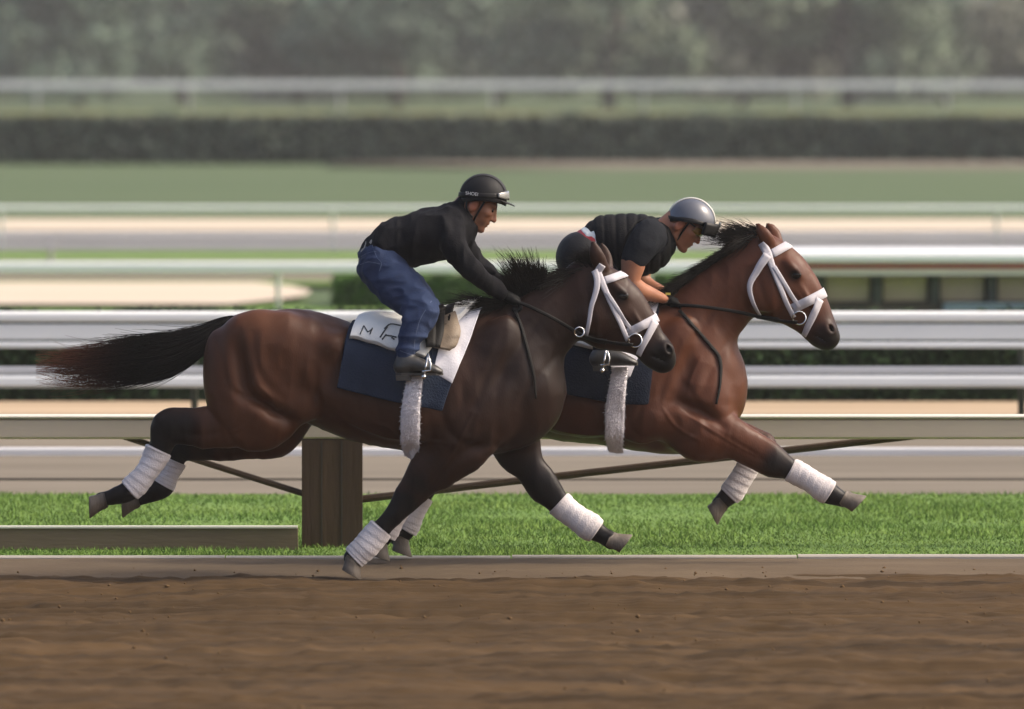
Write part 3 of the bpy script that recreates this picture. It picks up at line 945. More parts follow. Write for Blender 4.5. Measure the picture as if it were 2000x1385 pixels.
H1 = dict(Y=0.0, cx=740, x0=95, x1=1350, ytop=455, label='dark bay racehorse nearest the camera, ridden by the rider in blue jeans', mat=M['coat_dark'],
    coat=((0.020, 0.0105, 0.0075), (0.094, 0.036, 0.0165), (0.0085, 0.0065, 0.006)),
    red=lambda V, q: 0.5 * np.exp(-((V[:, 0] - q(470, 720)[0]) / 0.34) ** 2) - 0.42 * sstep(q(780, 0)[0], q(960, 0)[0], V[:, 0]),
    torso=[(466, 632, 470, 760, .15), (520, 610, 525, 790, .23), (575, 605, 580, 806, .26), (625, 615, 625, 826, .26), (672, 634, 668, 848, .26), (730, 645, 725, 868, .27), (800, 646, 800, 879, .29), (870, 636, 870, 887, .27), (925, 616, 930, 890, .235), (975, 630, 985, 880, .21), (1010, 690, 1015, 850, .17)],
    neck=[(952, 722, 108, .185), (1008, 674, 84, .145), (1064, 631, 70, .115), (1097, 607, 62, .098), (1132, 585, 56, .088), (1158, 568, 50, .078)],
    head=[(1172, 512, 1124, 618, .07), (1196, 522, 1130, 655, .095), (1222, 542, 1160, 674, .10), (1246, 575, 1198, 680, .085), (1264, 606, 1228, 686, .066), (1284, 636, 1246, 694, .057), (1306, 664, 1258, 708, .060), (1318, 688, 1272, 714, .048)],
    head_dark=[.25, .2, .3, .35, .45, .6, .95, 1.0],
    muscle=[(545, 672, .13, .30, .135, .17, -8, .028), (445, 728, .11, .115, .10, .23, 8, .028), (500, 735, .15, .17, .10, .21, 20, .028), (588, 782, .165, .12, .075, .10, -20, .028),
            (955, 715, .14, .13, .085, .27, -22, .028), (905, 815, .18, .17, .075, .13, 15, .028), (975, 805, .11, .11, .09, .13, 0, .028), (800, 790, .19, .32, .10, .17, 0, .028)],
    groove=[(655, 722, .345, .085, .085, .13, 12, .07, 1), (650, 672, .195, .05, .05, .05, 0, .07, 0), (474, 710, .272, .035, .045, .17, 10, .05, 1), (862, 750, .345, .04, .06, .17, -12, .06, 1), (930, 870, .272, .12, .05, .025, 25, .05, 1),
            (1000, 690, .250, .035, .05, .19, -25, .05, 1), (540, 800, .258, .16, .05, .026, -32, .05, 1),
            (1160, 622, .075, .085, .035, .085, 0, .03, 0), (1210, 566, .076, .055, .028, .022, -48, .04, 0), (1216, 580, .112, .026, .020, .016, -35, .012, 1), (1240, 618, .066, .09, .016, .012, -52, .015, 0), (1228, 640, .092, .06, .02, .016, -52, .02, 1),
            (1300, 682, .043, .040, .030, .034, -40, .02, 0), (1305, 681, .070, .024, .034, .013, -66, .008, 1), (1288, 701, .062, .055, .026, .006, -24, .006, 1)],
    lines=[(-.010, .020, [(425, 655), (436, 700), (450, 750), (490, 792)]), (-.008, .018, [(498, 640), (500, 690), (520, 740), (560, 780)]), (-.010, .022, [(612, 700), (622, 740), (612, 780), (590, 812)]),
           (-.010, .020, [(990, 640), (965, 700), (940, 760), (925, 800)]), (-.009, .018, [(860, 790), (880, 840), (920, 866), (985, 868)]), (-.008, .018, [(1118, 655), (1070, 712), (1030, 762), (1012, 800)]), (-.007, .016, [(1085, 590), (1040, 640), (1005, 690)]),
           (-.007, .014, [(900, 880), (868, 915), (838, 950), (806, 985)]), (-.006, .014, [(470, 830), (430, 842), (385, 846), (350, 842)]), (-.007, .016, [(905, 740), (900, 790), (880, 830)]),
           (-.003, .016, [(700, 690), (694, 740), (705, 800), (725, 845)]), (-.003, .016, [(735, 690), (730, 750), (742, 810), (760, 850)]), (-.003, .016, [(772, 800), (778, 830), (790, 860)]), (-.003, .016, [(838, 800), (842, 830), (850, 865)]),
           (.006, .008, [(880, 862), (820, 855), (760, 850), (700, 828), (650, 800)]), (.005, .008, [(780, 852), (760, 830), (730, 822)]), (.005, .008, [(930, 790), (900, 850), (868, 905), (845, 935)]), (.004, .007, [(560, 790), (520, 800), (480, 830), (440, 846)]), (.004, .007, [(545, 795), (530, 770), (505, 745)]),
           (.004, .007, [(1228, 640), (1200, 640), (1180, 655)]), (.004, .007, [(1235, 600), (1250, 630), (1268, 655)]), (-.006, .012, [(1196, 600), (1225, 632), (1250, 655)]), (-.005, .012, [(1148, 560), (1150, 600), (1165, 650)])],
    ear=[[(1178, 526), (1166, 500), (1158, 474)], [(1186, 524), (1180, 500), (1176, 478)]],
    eye=(1216, 577),
    hind_near=[(420, 690, 610, 735, .14, .13), (414, 748, 592, 812, .15, .115), (440, 793, 522, 850, .15, .085), (395, 797, 436, 868, .145, .06), (352, 796, 380, 864, .14, .05), (314, 806, 350, 862, .135, .046), (299, 852, 336, 880, .13, .036), (281, 900, 310, 922, .13, .031), (246, 940, 276, 966, .13, .040), (222, 951, 236, 980, .13, .034), (200, 958, 206, 988, .13, .034)],
    hind_far=[(450, 700, 630, 750, .13, .13), (452, 775, 606, 830, .14, .11), (482, 832, 566, 872, .14, .08), (434, 850, 470, 895, .14, .058), (388, 852, 414, 898, .14, .05), (345, 858, 366, 902, .135, .045), (326, 892, 362, 900, .13, .035), (314, 926, 344, 934, .13, .03), (298, 946, 332, 964, .13, .038), (276, 956, 288, 985, .13, .033), (258, 964, 264, 992, .13, .033)],
    fore_near=[(880, 770, 1010, 800, .13, .10), (845, 848, 962, 868, .15, .085), (817, 884, 904, 920, .14, .064), (793, 920, 852, 954, .13, .050), (768, 964, 814, 992, .125, .044), (750, 994, 783, 1017, .125, .035), (722, 1026, 757, 1046, .12, .033), (696, 1054, 732, 1078, .12, .041), (676, 1076, 706, 1098, .12, .036)],
    fore_far=[(930, 780, 1035, 790, .12, .10), (952, 850, 1050, 846, .14, .085), (968, 888, 1056, 880, .13, .064), (1003, 924, 1064, 905, .125, .050), (1030, 960, 1088, 938, .12, .045), (1062, 988, 1102, 964, .12, .037), (1096, 1016, 1126, 990, .12, .033), (1134, 1046, 1166, 1014, .12, .040), (1166, 1062, 1188, 1036, .12, .035), (1184, 1072, 1204, 1048, .12, .035)],
    black=dict(hind_near=([0, 2, 4, 11], [0, .25, .9, 1]), hind_far=([0, 2, 4, 11], [.1, .4, .9, 1]), fore_near=([0, 1.5, 3.5, 9], [0, .25, 1, 1]), fore_far=([0, 1.5, 4, 10], [0, .3, .95, 1])),
    hooves=[(203, 973, 176, 980, -1, (196, 1010), .13), (261, 978, 236, 985, 1, (255, 1015), .13), (688, 1090, 680, 1116, -1, (730, 1100), .12), (1194, 1060, 1218, 1071, 1, (1215, 1030), .12)])
H2 = dict(Y=0.95, cx=1090, x0=690, x1=1720, ytop=420, label='reddish bay racehorse farther from the camera, half a length ahead', mat=M['coat_red'], neck_dark=0.0,
    coat=((0.046, 0.0165, 0.009), (0.115, 0.040, 0.0185), (0.0095, 0.0075, 0.007)),
    red=lambda V, q: 0.4 * sstep(q(1150, 0)[0], q(1400, 0)[0], V[:, 0]) - 0.25,
    torso=[(815, 652, 818, 758, .15), (870, 634, 872, 786, .23), (925, 628, 928, 802, .26), (975, 634, 975, 822, .26), (1020, 645, 1018, 840, .26), (1080, 650, 1075, 855, .27), (1145, 648, 1145, 864, .29), (1215, 634, 1215, 872, .27), (1272, 604, 1278, 882, .235), (1322, 620, 1330, 886, .21), (1365, 690, 1368, 850, .17)],
    neck=[(1296, 720, 108, .185), (1332, 668, 90, .145), (1372, 620, 78, .115), (1416, 581, 68, .098), (1456, 546, 61, .088), (1484, 520, 54, .078)],
    head=[(1492, 454, 1452, 572, .07), (1516, 464, 1460, 606, .095), (1543, 488, 1494, 622, .10), (1566, 524, 1532, 632, .085), (1585, 556, 1558, 644, .066), (1604, 588, 1571, 656, .057), (1624, 622, 1582, 668, .060), (1634, 644, 1596, 674, .048)],
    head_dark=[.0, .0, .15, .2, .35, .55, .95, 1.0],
    muscle=[(895, 690, .13, .30, .135, .17, -8, .028), (795, 728, .11, .115, .10, .22, 8, .028), (850, 735, .15, .17, .10, .21, 20, .028), (938, 782, .165, .12, .075, .10, -20, .028),
            (1305, 712, .14, .13, .085, .27, -22, .028), (1262, 812, .18, .17, .075, .13, 15, .028), (1335, 810, .11, .14, .09, .13, -20, .028), (1145, 785, .19, .32, .10, .17, 0, .028)],
    groove=[(1215, 760, .345, .04, .06, .17, -12, .06, 1), (1290, 862, .272, .13, .05, .026, 10, .05, 1), (1350, 690, .240, .035, .05, .19, -25, .05, 1), (1365, 800, .248, .13, .05, .026, -25, .05, 1), (1330, 760, .266, .03, .04, .13, -40, .05, 1),
            (1490, 575, .075, .085, .035, .085, 0, .03, 0), (1547, 524, .076, .055, .028, .022, -52, .04, 0), (1553, 538, .112, .026, .020, .016, -38, .012, 1), (1572, 574, .066, .09, .016, .012, -57, .015, 0), (1558, 596, .092, .06, .02, .016, -57, .02, 1),
            (1617, 643, .043, .040, .030, .034, -40, .02, 0), (1622, 641, .070, .024, .034, .013, -68, .008, 1), (1604, 661, .062, .055, .026, .006, -30, .006, 1)],
    lines=[(-.010, .020, [(1335, 640), (1312, 700), (1290, 760), (1275, 800)]), (-.009, .018, [(1215, 790), (1235, 838), (1275, 862), (1340, 866)]), (-.008, .018, [(1452, 625), (1412, 680), (1382, 730), (1362, 775)]), (-.007, .016, [(1428, 560), (1388, 610), (1352, 665)]),
           (-.008, .016, [(1300, 770), (1345, 790), (1385, 812), (1420, 838)]), (-.007, .014, [(1370, 830), (1420, 856), (1462, 880), (1498, 902)]), (-.007, .016, [(1255, 740), (1250, 790), (1235, 830)]), (-.007, .016, [(1330, 740), (1352, 770), (1368, 800)]),
           (.006, .008, [(1235, 856), (1170, 846), (1110, 840), (1060, 826)]), (.005, .008, [(1330, 800), (1385, 835), (1440, 868), (1480, 890)]), (.005, .008, [(1290, 790), (1320, 830), (1370, 860)]), (.004, .008, [(1370, 690), (1350, 730), (1340, 770)]),
           (.004, .007, [(1556, 596), (1530, 598), (1510, 610)]), (.004, .007, [(1568, 560), (1582, 590), (1598, 615)]), (-.006, .012, [(1530, 558), (1556, 590), (1576, 614)]), (-.005, .012, [(1478, 515), (1482, 555), (1500, 605)])],
    ear=[[(1508, 482), (1494, 462), (1479, 438)], [(1520, 474), (1510, 456), (1500, 440)]],
    eye=(1553, 536),
    hind_near=[(760, 700, 945, 740, .14, .13), (772, 765, 930, 812, .15, .115), (812, 818, 898, 850, .15, .085), (826, 852, 882, 872, .145, .06), (830, 880, 872, 898, .14, .048), (818, 908, 854, 926, .135, .040), (790, 948, 820, 966, .13, .032), (762, 988, 792, 1006, .13, .031), (738, 1024, 772, 1046, .13, .039), (726, 1048, 754, 1066, .13, .034)],
    hind_far=[(780, 705, 955, 745, .13, .13), (800, 775, 945, 820, .14, .11), (845, 825, 915, 852, .14, .08), (858, 858, 906, 874, .14, .055), (862, 884, 900, 898, .14, .047), (850, 910, 884, 926, .135, .040), (824, 948, 852, 964, .13, .032), (800, 986, 828, 1002, .13, .031), (778, 1022, 812, 1042, .13, .039), (766, 1046, 794, 1064, .13, .034)],
    fore_near=[(1300, 740, 1400, 850, .13, .10), (1402, 792, 1330, 888, .15, .088), (1446, 818, 1400, 886, .14, .07), (1492, 848, 1456, 906, .13, .056), (1524, 872, 1490, 922, .125, .048), (1552, 898, 1530, 930, .125, .037), (1588, 918, 1568, 950, .12, .033), (1624, 940, 1600, 974, .12, .042), (1644, 956, 1626, 982, .12, .035), (1656, 964, 1640, 986, .12, .035)],
    fore_far=[(1310, 750, 1400, 860, .12, .10), (1405, 800, 1345, 888, .14, .085), (1452, 826, 1428, 892, .13, .062), (1496, 846, 1474, 900, .125, .05), (1506, 872, 1462, 890, .12, .045), (1488, 904, 1452, 896, .12, .036), (1474, 930, 1440, 918, .12, .033), (1452, 968, 1416, 952, .12, .041), (1430, 988, 1404, 968, .12, .035), (1418, 996, 1396, 978, .12, .035)],
    black=dict(hind_near=([0, 2, 4, 10], [0, .3, .9, 1]), hind_far=([0, 2, 4, 10], [.1, .4, .9, 1]), fore_near=([0, 2.6, 4.0, 10], [0, .12, .95, 1]), fore_far=([0, 2, 3.5, 10], [0, .3, .95, 1])),
    hooves=[(740, 1058, 735, 1090, -1, (780, 1075), .13), (780, 1056, 776, 1088, 1, (820, 1075), .13), (1648, 974, 1670, 987, -1, (1680, 950), .12), (1408, 986, 1392, 1000, 1, (1425, 1015), .12)])
horse1, HV1, HQ1, bvh1 = horse(H1)
horse2, HV2, HQ2, bvh2 = horse(H2)
def d1(t, r):
    return (-0.6 + r.normal(0, 0.3), 0.55 + r.normal(0, 0.35), r.normal(-0.15, 0.35))
mane(horse1, bvh1, [(935, 604), (985, 584), (1040, 560), (1100, 539), (1150, 516)], 0.0, 2600, 41, lambda t: 0.07 + 0.05 * math.sin(9 * t), lambda t, r: (-0.8 + r.normal(0, .25), r.normal(-0.05, 0.3), r.normal(-0.4, 0.4)), fall=0.7)
mane(horse1, bvh1, [(1000, 582), (1030, 568), (1062, 558)], 0.0, 2300, 43, lambda t: 0.17 * (0.55 + 0.45 * math.sin(math.pi * t)), lambda t, r: (-0.15 + 0.25 * t + r.normal(0, .16), 1.0, r.normal(-0.1, 0.22)), fall=-0.1, name='mane_tuft')
mane(horse1, bvh1, [(948, 602), (970, 596), (992, 588)], 0.0, 1800, 44, lambda t: 0.15, lambda t, r: (-1.0, 0.10 + r.normal(0, .20), r.normal(-0.15, 0.22)), fall=0.1, name='mane_tuft')
mane(horse1, bvh1, [(1146, 518), (1165, 510), (1188, 516)], 0.0, 700, 45, lambda t: 0.09, lambda t, r: (-0.45 + r.normal(0, .25), 0.8, r.normal(-0.1, 0.25)), fall=0.3, name='forelock')
tail(horse1, [(462, 628, .030), (430, 640, .045), (390, 668, .075), (330, 694, .105), (260, 706, .115), (190, 716, .105), (130, 722, .08), (70, 722, .04)], 0.0, 1500, 51)
mane(horse2, bvh2, [(1275, 594), (1320, 558), (1370, 518), (1430, 478), (1482, 452)], 0.95, 4200, 61, lambda t: 0.085 - 0.03 * sstep(.35, .6, t) + 0.05 * sstep(.8, .95, t), lambda t, r: (-0.85 + r.normal(0, .2), r.normal(-0.05, 0.16), r.normal(-0.5, 0.35)), fall=0.9)
mane(horse2, bvh2, [(1452, 468), (1472, 456), (1494, 450)], 0.95, 800, 62, lambda t: 0.14, lambda t, r: (-1.0, 0.35 + r.normal(0, .2), r.normal(0, 0.2)), fall=0.15, name='forelock')
tail(horse2, [(812, 660, .030), (780, 668, .045), (740, 690, .07), (690, 712, .10), (630, 722, .10), (560, 730, .09), (500, 735, .06)], 0.95, 500, 53)

# ------------------------------------------------------------------ tack
M['white_strap'] = mat('white_strap', (0.50, 0.48, 0.505), 0.75, (0.42, 0.40, 0.425), 20, 0.1, 150)
M['leather'] = mat('leather', (0.007, 0.0065, 0.006), 0.6, (0.011, 0.010, 0.009), 20, 0.15, 120, spec=0.14)
M['tan_leather'] = mat('tan_leather', (0.21, 0.158, 0.105), 0.6, (0.155, 0.115, 0.075), 10, 0.2, 120)
M['steel'] = mat('steel', (0.75, 0.74, 0.71), 0.22, metal=1.0)
M['navy'] = mat('navy', (0.020, 0.030, 0.054), 0.9, (0.014, 0.021, 0.038), 7, 0.5, 110, spec=0.1)
M['navy2'] = mat('navy2', (0.010, 0.014, 0.025), 0.9, (0.007, 0.010, 0.018), 7, 0.5, 110, spec=0.1)
M['pad'] = mat('pad', (0.80, 0.79, 0.74), 0.85, (0.70, 0.69, 0.645), 7, 0.3, 90, sheen=0.2)
M['pad_cool'] = mat('pad_cool', (0.74, 0.72, 0.75), 0.8, (0.64, 0.62, 0.65), 7, 0.2, 90, sheen=0.2)
M['fleece'] = mat('fleece', (0.86, 0.83, 0.86), 0.95, (0.78, 0.75, 0.78), 60, 0.5, 190, sheen=0.3)
M['ink'] = mat('ink', (0.03, 0.035, 0.035), 0.8, (0.06, 0.065, 0.065), 30)

def thicken(G, Nn, th):
    """grid (nu, nv, 3) with outward normals -> closed slab"""
    nu, nv, _ = G.shape
    V = np.concatenate([(G + Nn * th).reshape(-1, 3), G.reshape(-1, 3)])
    i = np.arange(nu * nv).reshape(nu, nv)
    q = np.stack([i[:-1, :-1], i[1:, :-1], i[1:, 1:], i[:-1, 1:]], -1).reshape(-1, 4)
    Fc = [tuple(f) for f in q] + [tuple(f[::-1] + nu * nv) for f in q]
    rim = list(i[0, :]) + list(i[1:, -1]) + list(i[-1, ::-1][1:]) + list(i[::-1, 0][1:-1])
    n = nu * nv
    for a, b in zip(rim, rim[1:] + rim[:1]):
        Fc.append((a, b, b + n, a + n))
    return V, Fc
def grid_normals(G):
    a = np.gradient(G, axis=0)
    b = np.gradient(G, axis=1)
    n = np.cross(a, b)
    return n / (np.linalg.norm(n, axis=2, keepdims=True) + 1e-12)
def wrap(bvh, Y0, cy, x0f, x1f, botf, nu=26, nv=45, off=0.012, ripple=0.0, vmin=-1.0, rad_edge=True):
    """cloth laid over the back: u runs along the horse, v from the far hem over the spine to the near hem"""
    G = np.zeros((nu, nv, 3))
    for iu in range(nu):
        u = iu / (nu - 1)
        pxb = x0f(1) + (x1f(1) - x0f(1)) * u
        zt = P(pxb, botf(pxb), Y0)[2]
        def hit(px, th):
            c = P(px, cy, Y0)
            d = Vector((0, -math.sin(th), math.cos(th)))
            h = bvh.ray_cast(Vector(c) + d * 0.9, -d)
            if h[0] is None:
                return np.array(Vector(c) + d * 0.25), np.array(d)
            return np.array(h[0]) , np.array(d)
        lo, hi = 0.4, 2.6
        for _ in range(18):
            md = (lo + hi) / 2
            if hit(pxb, md)[0][2] > zt: lo = md
            else: hi = md
        for iv in range(nv):
            v = -1 + 2 * iv / (nv - 1)
            v = max(v, vmin)
            a = abs(v)
            px = x0f(a) + (x1f(a) - x0f(a)) * u
            p, d = hit(px, v * lo)
            G[iu, iv] = p + d * (off + ripple * (0.5 + 0.5 * math.sin(px * 0.16 + 3 * v)) * a ** 2)
    for _ in range(3):
        G[1:-1, 1:-1] = (G[1:-1, 1:-1] * 2 + G[:-2, 1:-1] + G[2:, 1:-1] + G[1:-1, :-2] + G[1:-1, 2:]) / 6
    n = grid_normals(G)
    if np.mean(n[:, nv // 2, 2]) < 0:
        n = -n
    return G, n
def cloth(name, label, cat, bvh, Y0, cy, x0f, x1f, botf, off, th, m, parent=None, ripple=0.0, group=None, puff=0.0):
    G, n = wrap(bvh, Y0, cy, x0f, x1f, botf, off=off, ripple=ripple)
    if puff:
        v = np.abs(np.linspace(-1, 1, G.shape[1]))[None, :, None]
        u = np.linspace(0, 1, G.shape[0])[:, None, None]
        G = G + n * puff * (1 - v ** 2) ** 0.7 * np.minimum(1, (0.02 + u * 6)) ** 0.5 * (1 - 0.75 * sstep(0.45, 0.95, u))
    G = G + n * (0.006 * np.abs(vnoise(G * [1, 1, 0.5], 9, 3)) + 0.002 * vnoise(G, 24, 4))[..., None]
    V, Fc = thicken(G, n, th)
    o = mk(name, V, Fc, m, parent, True)
    if label: tag(o, label, cat, group)
    bv = o.modifiers.new('soft', 'BEVEL')
    bv.width, bv.segments, bv.limit_method, bv.angle_limit = min(th * 0.45, 0.008), 2, 'ANGLE', math.radians(50)
    return o, G, n

def strap(pts, Y0, bvh, side=-1, w=0.02, th=0.004, off=0.003, n=6, free=None, smooth=2):
    """flat strap following the skin on one side; pts rows px, py[, width px]"""
    pts = np.array([p if len(p) == 3 else (*p, w * S) for p in pts], float)
    C = catmull(pts, n)
    W = C[:, 2] / S
    X = np.array([P(a, b, Y0) for a, b, _ in C])
    ok = np.zeros(len(X), bool)
    N = np.tile(np.array([0, side, 0.0]), (len(X), 1))
    for i, p in enumerate(X):
        h = bvh.ray_cast(Vector((p[0], Y0 + side * 1.0, p[2])), Vector((0, -side, 0))) if bvh is not None else (None,)
        if h[0] is not None and (h[0].y - Y0) * side > -0.02:
            X[i, 1] = h[0].y
            N[i] = h[1] if h[1].y * side > 0 else -h[1]
            ok[i] = True
    if free is not None:                                  # given depth where the strap leaves the skin
        for k, y in free.items():
            X[k, 1] = Y0 + y
            ok[k] = True
            N[k] = (0, side, 0)
    if ok.any():
        X[:, 1] = np.interp(np.arange(len(X)), np.where(ok)[0], X[ok, 1])
    for _ in range(smooth):
        X[1:-1, 1] = (X[:-2, 1] + X[1:-1, 1] * 2 + X[2:, 1]) / 4
        N[1:-1] = (N[:-2] + 2 * N[1:-1] + N[2:]) / 4
    N /= np.linalg.norm(N, axis=1)[:, None]
    X = X + N * off
    T = np.gradient(X, axis=0)
    T /= np.linalg.norm(T, axis=1)[:, None] + 1e-12
    B = np.cross(T, N)
    B /= np.linalg.norm(B, axis=1)[:, None] + 1e-12
    G = np.stack([X - B * W[:, None] / 2, X - B * W[:, None] / 6 + N * th * 0.15, X + B * W[:, None] / 6 + N * th * 0.15, X + B * W[:, None] / 2], 1)
    return thicken(G, np.repeat(N[:, None], 4, 1), th)
def strap_part(name, root, m, pts, Y0, bvh, sides=(-1, 1), **kw):
    for s in sides:
        V, Fc = strap(pts, Y0, bvh, s, **kw)
        mk(name, V, Fc, m, root, True)
def ring(c, r, tr, axis='y', n=20, a0=0.0, a1=2 * math.pi, squash=1.0):
    t = np.linspace(a0, a1, n, endpoint=(a1 - a0) < 6.28)
    pts = np.array([[c[0] + r * math.cos(k), c[1] + 0.004 * math.sin(2 * k), c[2] + r * squash * math.sin(k)] for k in t])
    return MB().tube(pts, tr, 6, closed=(a1 - a0) > 6.28 - 1e-6)
def skin_y(bvh, px, py, Y0, s):
    p = P(px, py, Y0)
    h = bvh.ray_cast(Vector((p[0], Y0 + s, p[2])), Vector((0, -s, 0)))
    return (h[0].y if h[0] else Y0 + s * 0.06)

def over_nose(name, root, m, bvh, Y0, px, py, ang_deg, w, a0=-1.9, a1=1.9, off=0.004, th=0.005):
    """band going round the face across the axis at (px, py): from one cheek over the profile to the other"""
    c = P(px, py, Y0)
    a = math.radians(ang_deg)
    up = np.array([math.cos(a), 0, math.sin(a)])          # towards the profile line
    ax = np.array([-math.sin(a), 0, math.cos(a)])
    G = np.zeros((25, 3, 3))
    N = np.zeros((25, 3, 3))
    for i, t in enumerate(np.linspace(a0, a1, 25)):
        d = up * math.cos(t) + np.array([0, 1, 0]) * math.sin(t)
        for j, k in enumerate((-0.5, 0, 0.5)):
            o = c + ax * w * k
            h = bvh.ray_cast(Vector(o + d * 0.135), Vector(-d))
            G[i, j] = (np.array(h[0]) if h[0] else o + d * 0.06) + d * off
            N[i, j] = d
    V, Fc = thicken(G, N, th)
    mk(name, V, Fc, m, root, True)

def bandage(path, Y0, y, turns, label, group, flare=1.21):
    """leg wrap: rings along the limb with the steps of a wound strip"""
    C = catmull([pr(*r_[:4], y, r_[5], Y0) for r_ in path], 12)
    m = len(C)
    V, n = [], 22
    T = np.gradient(C[:, :3], axis=0)
    T /= np.linalg.norm(T, axis=1)[:, None]
    for i in range(m):
        t = i / (m - 1)
        side = np.array([0, 1.0, 0])
        inp = np.cross(T[i], side)
        inp /= np.linalg.norm(inp)
        for k in range(n):
            th = 2 * math.pi * k / n
            ph = (t * turns + k / n) % 1.0
            step = 1.0 + 0.055 * ph + 0.03 * math.sin(9 * t + 2 * th)
            edge = 0.86 if i in (0, m - 1) else 1.0
            V.append(C[i, :3] + (inp * math.cos(th) * C[i, 3] + side * math.sin(th) * max(C[i, 4], C[i, 3] * 0.75)) * flare * step * edge)
    Fc = [(i * n + k, i * n + (k + 1) % n, (i + 1) * n + (k + 1) % n, (i + 1) * n + k) for i in range(m - 1) for k in range(n)]
    Fc += [tuple(range(n)), tuple((m - 1) * n + k for k in range(n))]
    return tag(mk('leg_bandage', np.array(V), Fc, M['bandage'], None, True), label, 'bandage', group)

def chop(rows, a, b):
    """stations a..b (fractions allowed) of a limb"""
    R = np.array(rows, float)
    idx = np.linspace(a, b, 5)
    return [[np.interp(i, np.arange(len(R)), R[:, c]) for c in range(6)] for i in idx]
for spec, Y0, who in ((H1, 0.0, 'nearer dark bay horse'), (H2, 0.95, 'farther reddish horse')):
    for leg, (a, b), word in (('hind_near', (6.2, 8.2), 'near hind leg'), ('hind_far', (6.2, 7.85), 'far hind leg'), ('fore_near', (5.75, 8.2), 'near foreleg'), ('fore_far', (5.3, 7.6), 'far foreleg')):
        s = -1 if 'near' in leg else 1
        rows = spec[leg]
        if spec is H2 and 'hind' in leg: a, b = 6.4, 8.3
        if spec is H2 and leg == 'fore_near': a, b = 5.0, 7.35
        y = s * np.mean([r_[4] for r_ in rows[5:]])
        bandage(chop(rows, a, b), Y0, y, 6, 'white wrapped bandage on the %s of the %s' % (word, who), 'white leg bandages')

# ---- bridles
def bridle(spec, Y0, bvh, label, d):
    root = empty('bridle', P(*d['at'], Y0), label, 'bridle', 'white racing bridles')
    W = M['white_strap']
    strap_part('headpiece', root, W, d['head'], Y0, bvh)
    strap_part('throatlatch', root, W, d['throat'], Y0, bvh, off=0.014)
    strap_part('cheekpiece', root, W, d['cheek1'], Y0, bvh, off=0.006)
    strap_part('cheekpiece', root, W, d['cheek2'], Y0, bvh, off=0.008)
    over_nose('browband', root, W, bvh, Y0, *d['brow_over'])
    over_nose('noseband', root, W, bvh, Y0, *d['nose_over'])
    strap_part('noseband', root, W, d['nose2'], Y0, bvh, off=0.006)
    for s in (-1, 1):
        c = P(*d['bit'], Y0)
        c[1] = skin_y(bvh, d['bit'][0], d['bit'][1], Y0, s) + s * 0.014
        ring(c, 0.034, 0.0042).build('bit_ring', M['steel'], root, True)
        if d.get('ring'):
            c = P(*d['ring'], Y0)
            c[1] = Y0 + s * 0.11
            ring(c, 0.024, 0.0045).build('rein_ring', M['steel'], root, True)
        V, Fc = strap(d['rein'], Y0, bvh, s, w=0.018, th=0.005, off=0.022, free={0: s * 0.07, -1: s * 0.085}, smooth=8)
        mk('rein', V, Fc, M['leather'], root, True)
        V, Fc = strap(d['rein2'], Y0, bvh, s, w=0.030, th=0.006, off=0.016, smooth=4)
        mk('chin_strap', V, Fc, M['leather'], root, True)
    return root
bridle(H1, 0.0, bvh1, 'white racing bridle with black reins on the nearer dark bay horse', dict(at=(1210, 600),
    head=[(1176, 516, 14), (1168, 530, 15), (1168, 545, 14)], throat=[(1162, 528, 13), (1166, 556, 12), (1155, 602, 9), (1146, 653, 7)],
    cheek1=[(1168, 534, 14), (1186, 576, 11), (1208, 625, 10), (1226, 664, 9)], cheek2=[(1184, 570, 8), (1208, 606, 8), (1232, 644, 8)],
    brow=[(1172, 549, 13), (1190, 544, 14), (1206, 538, 14)], brow_over=(1186, 545, 18, 0.038, -1.75, 1.75),
    nose_over=(1250, 637, 27, 0.044, -3.1, 3.1), nose2=[(1278, 627, 18), (1266, 652, 14), (1254, 676, 12), (1248, 692, 11)],
    bit=(1240, 664), ring=(1131, 647), rein=[(1000, 586), (1060, 612), (1128, 644), (1180, 660), (1236, 672)], rein2=[(1130, 646), (1158, 656), (1185, 664)]))
bridle(H2, 0.95, bvh2, 'white racing bridle with black reins on the farther reddish horse', dict(at=(1540, 560),
    head=[(1486, 474, 14), (1496, 490, 17), (1502, 505, 15)], throat=[(1498, 498, 18), (1480, 524, 15), (1464, 556, 11), (1470, 586, 8), (1486, 612, 6)],
    cheek1=[(1498, 494, 16), (1514, 540, 11), (1532, 584, 10), (1550, 618, 9)], cheek2=[(1510, 520, 9), (1536, 562, 9), (1560, 600, 9)],
    brow=[(1503, 498, 15), (1516, 490, 17), (1526, 485, 17)], brow_over=(1512, 492, 28, 0.044, -1.75, 1.75),
    nose_over=(1576, 588, 26, 0.050, -3.1, 3.1), nose2=[(1599, 584, 18), (1588, 612, 15), (1578, 636, 13), (1571, 654, 11)],
    bit=(1560, 620), ring=None, rein=[(1308, 596), (1380, 600), (1450, 608), (1505, 616), (1556, 628)], rein2=[(1478, 612), (1500, 616), (1520, 620)]))
for (Y0, bvh, pts, extra, who) in ((0.0, bvh1, [(1004, 600, 6), (1018, 640, 6), (1032, 690, 6), (1042, 735, 5), (1046, 775, 4)], (960, 905), 'nearer dark bay horse'), (0.95, bvh2, [(1326, 606, 7), (1352, 636, 7), (1384, 672, 7), (1404, 702, 7), (1403, 750, 5), (1396, 786, 4)], (1406, 712), 'farther reddish horse')):
    root = empty('breast_strap', P(*pts[-1][:2], Y0), 'thin black breast strap down the neck of the %s' % who, 'strap', 'black breast straps')
    strap_part('strap', root, M['leather'], pts, Y0, bvh, off=0.006)

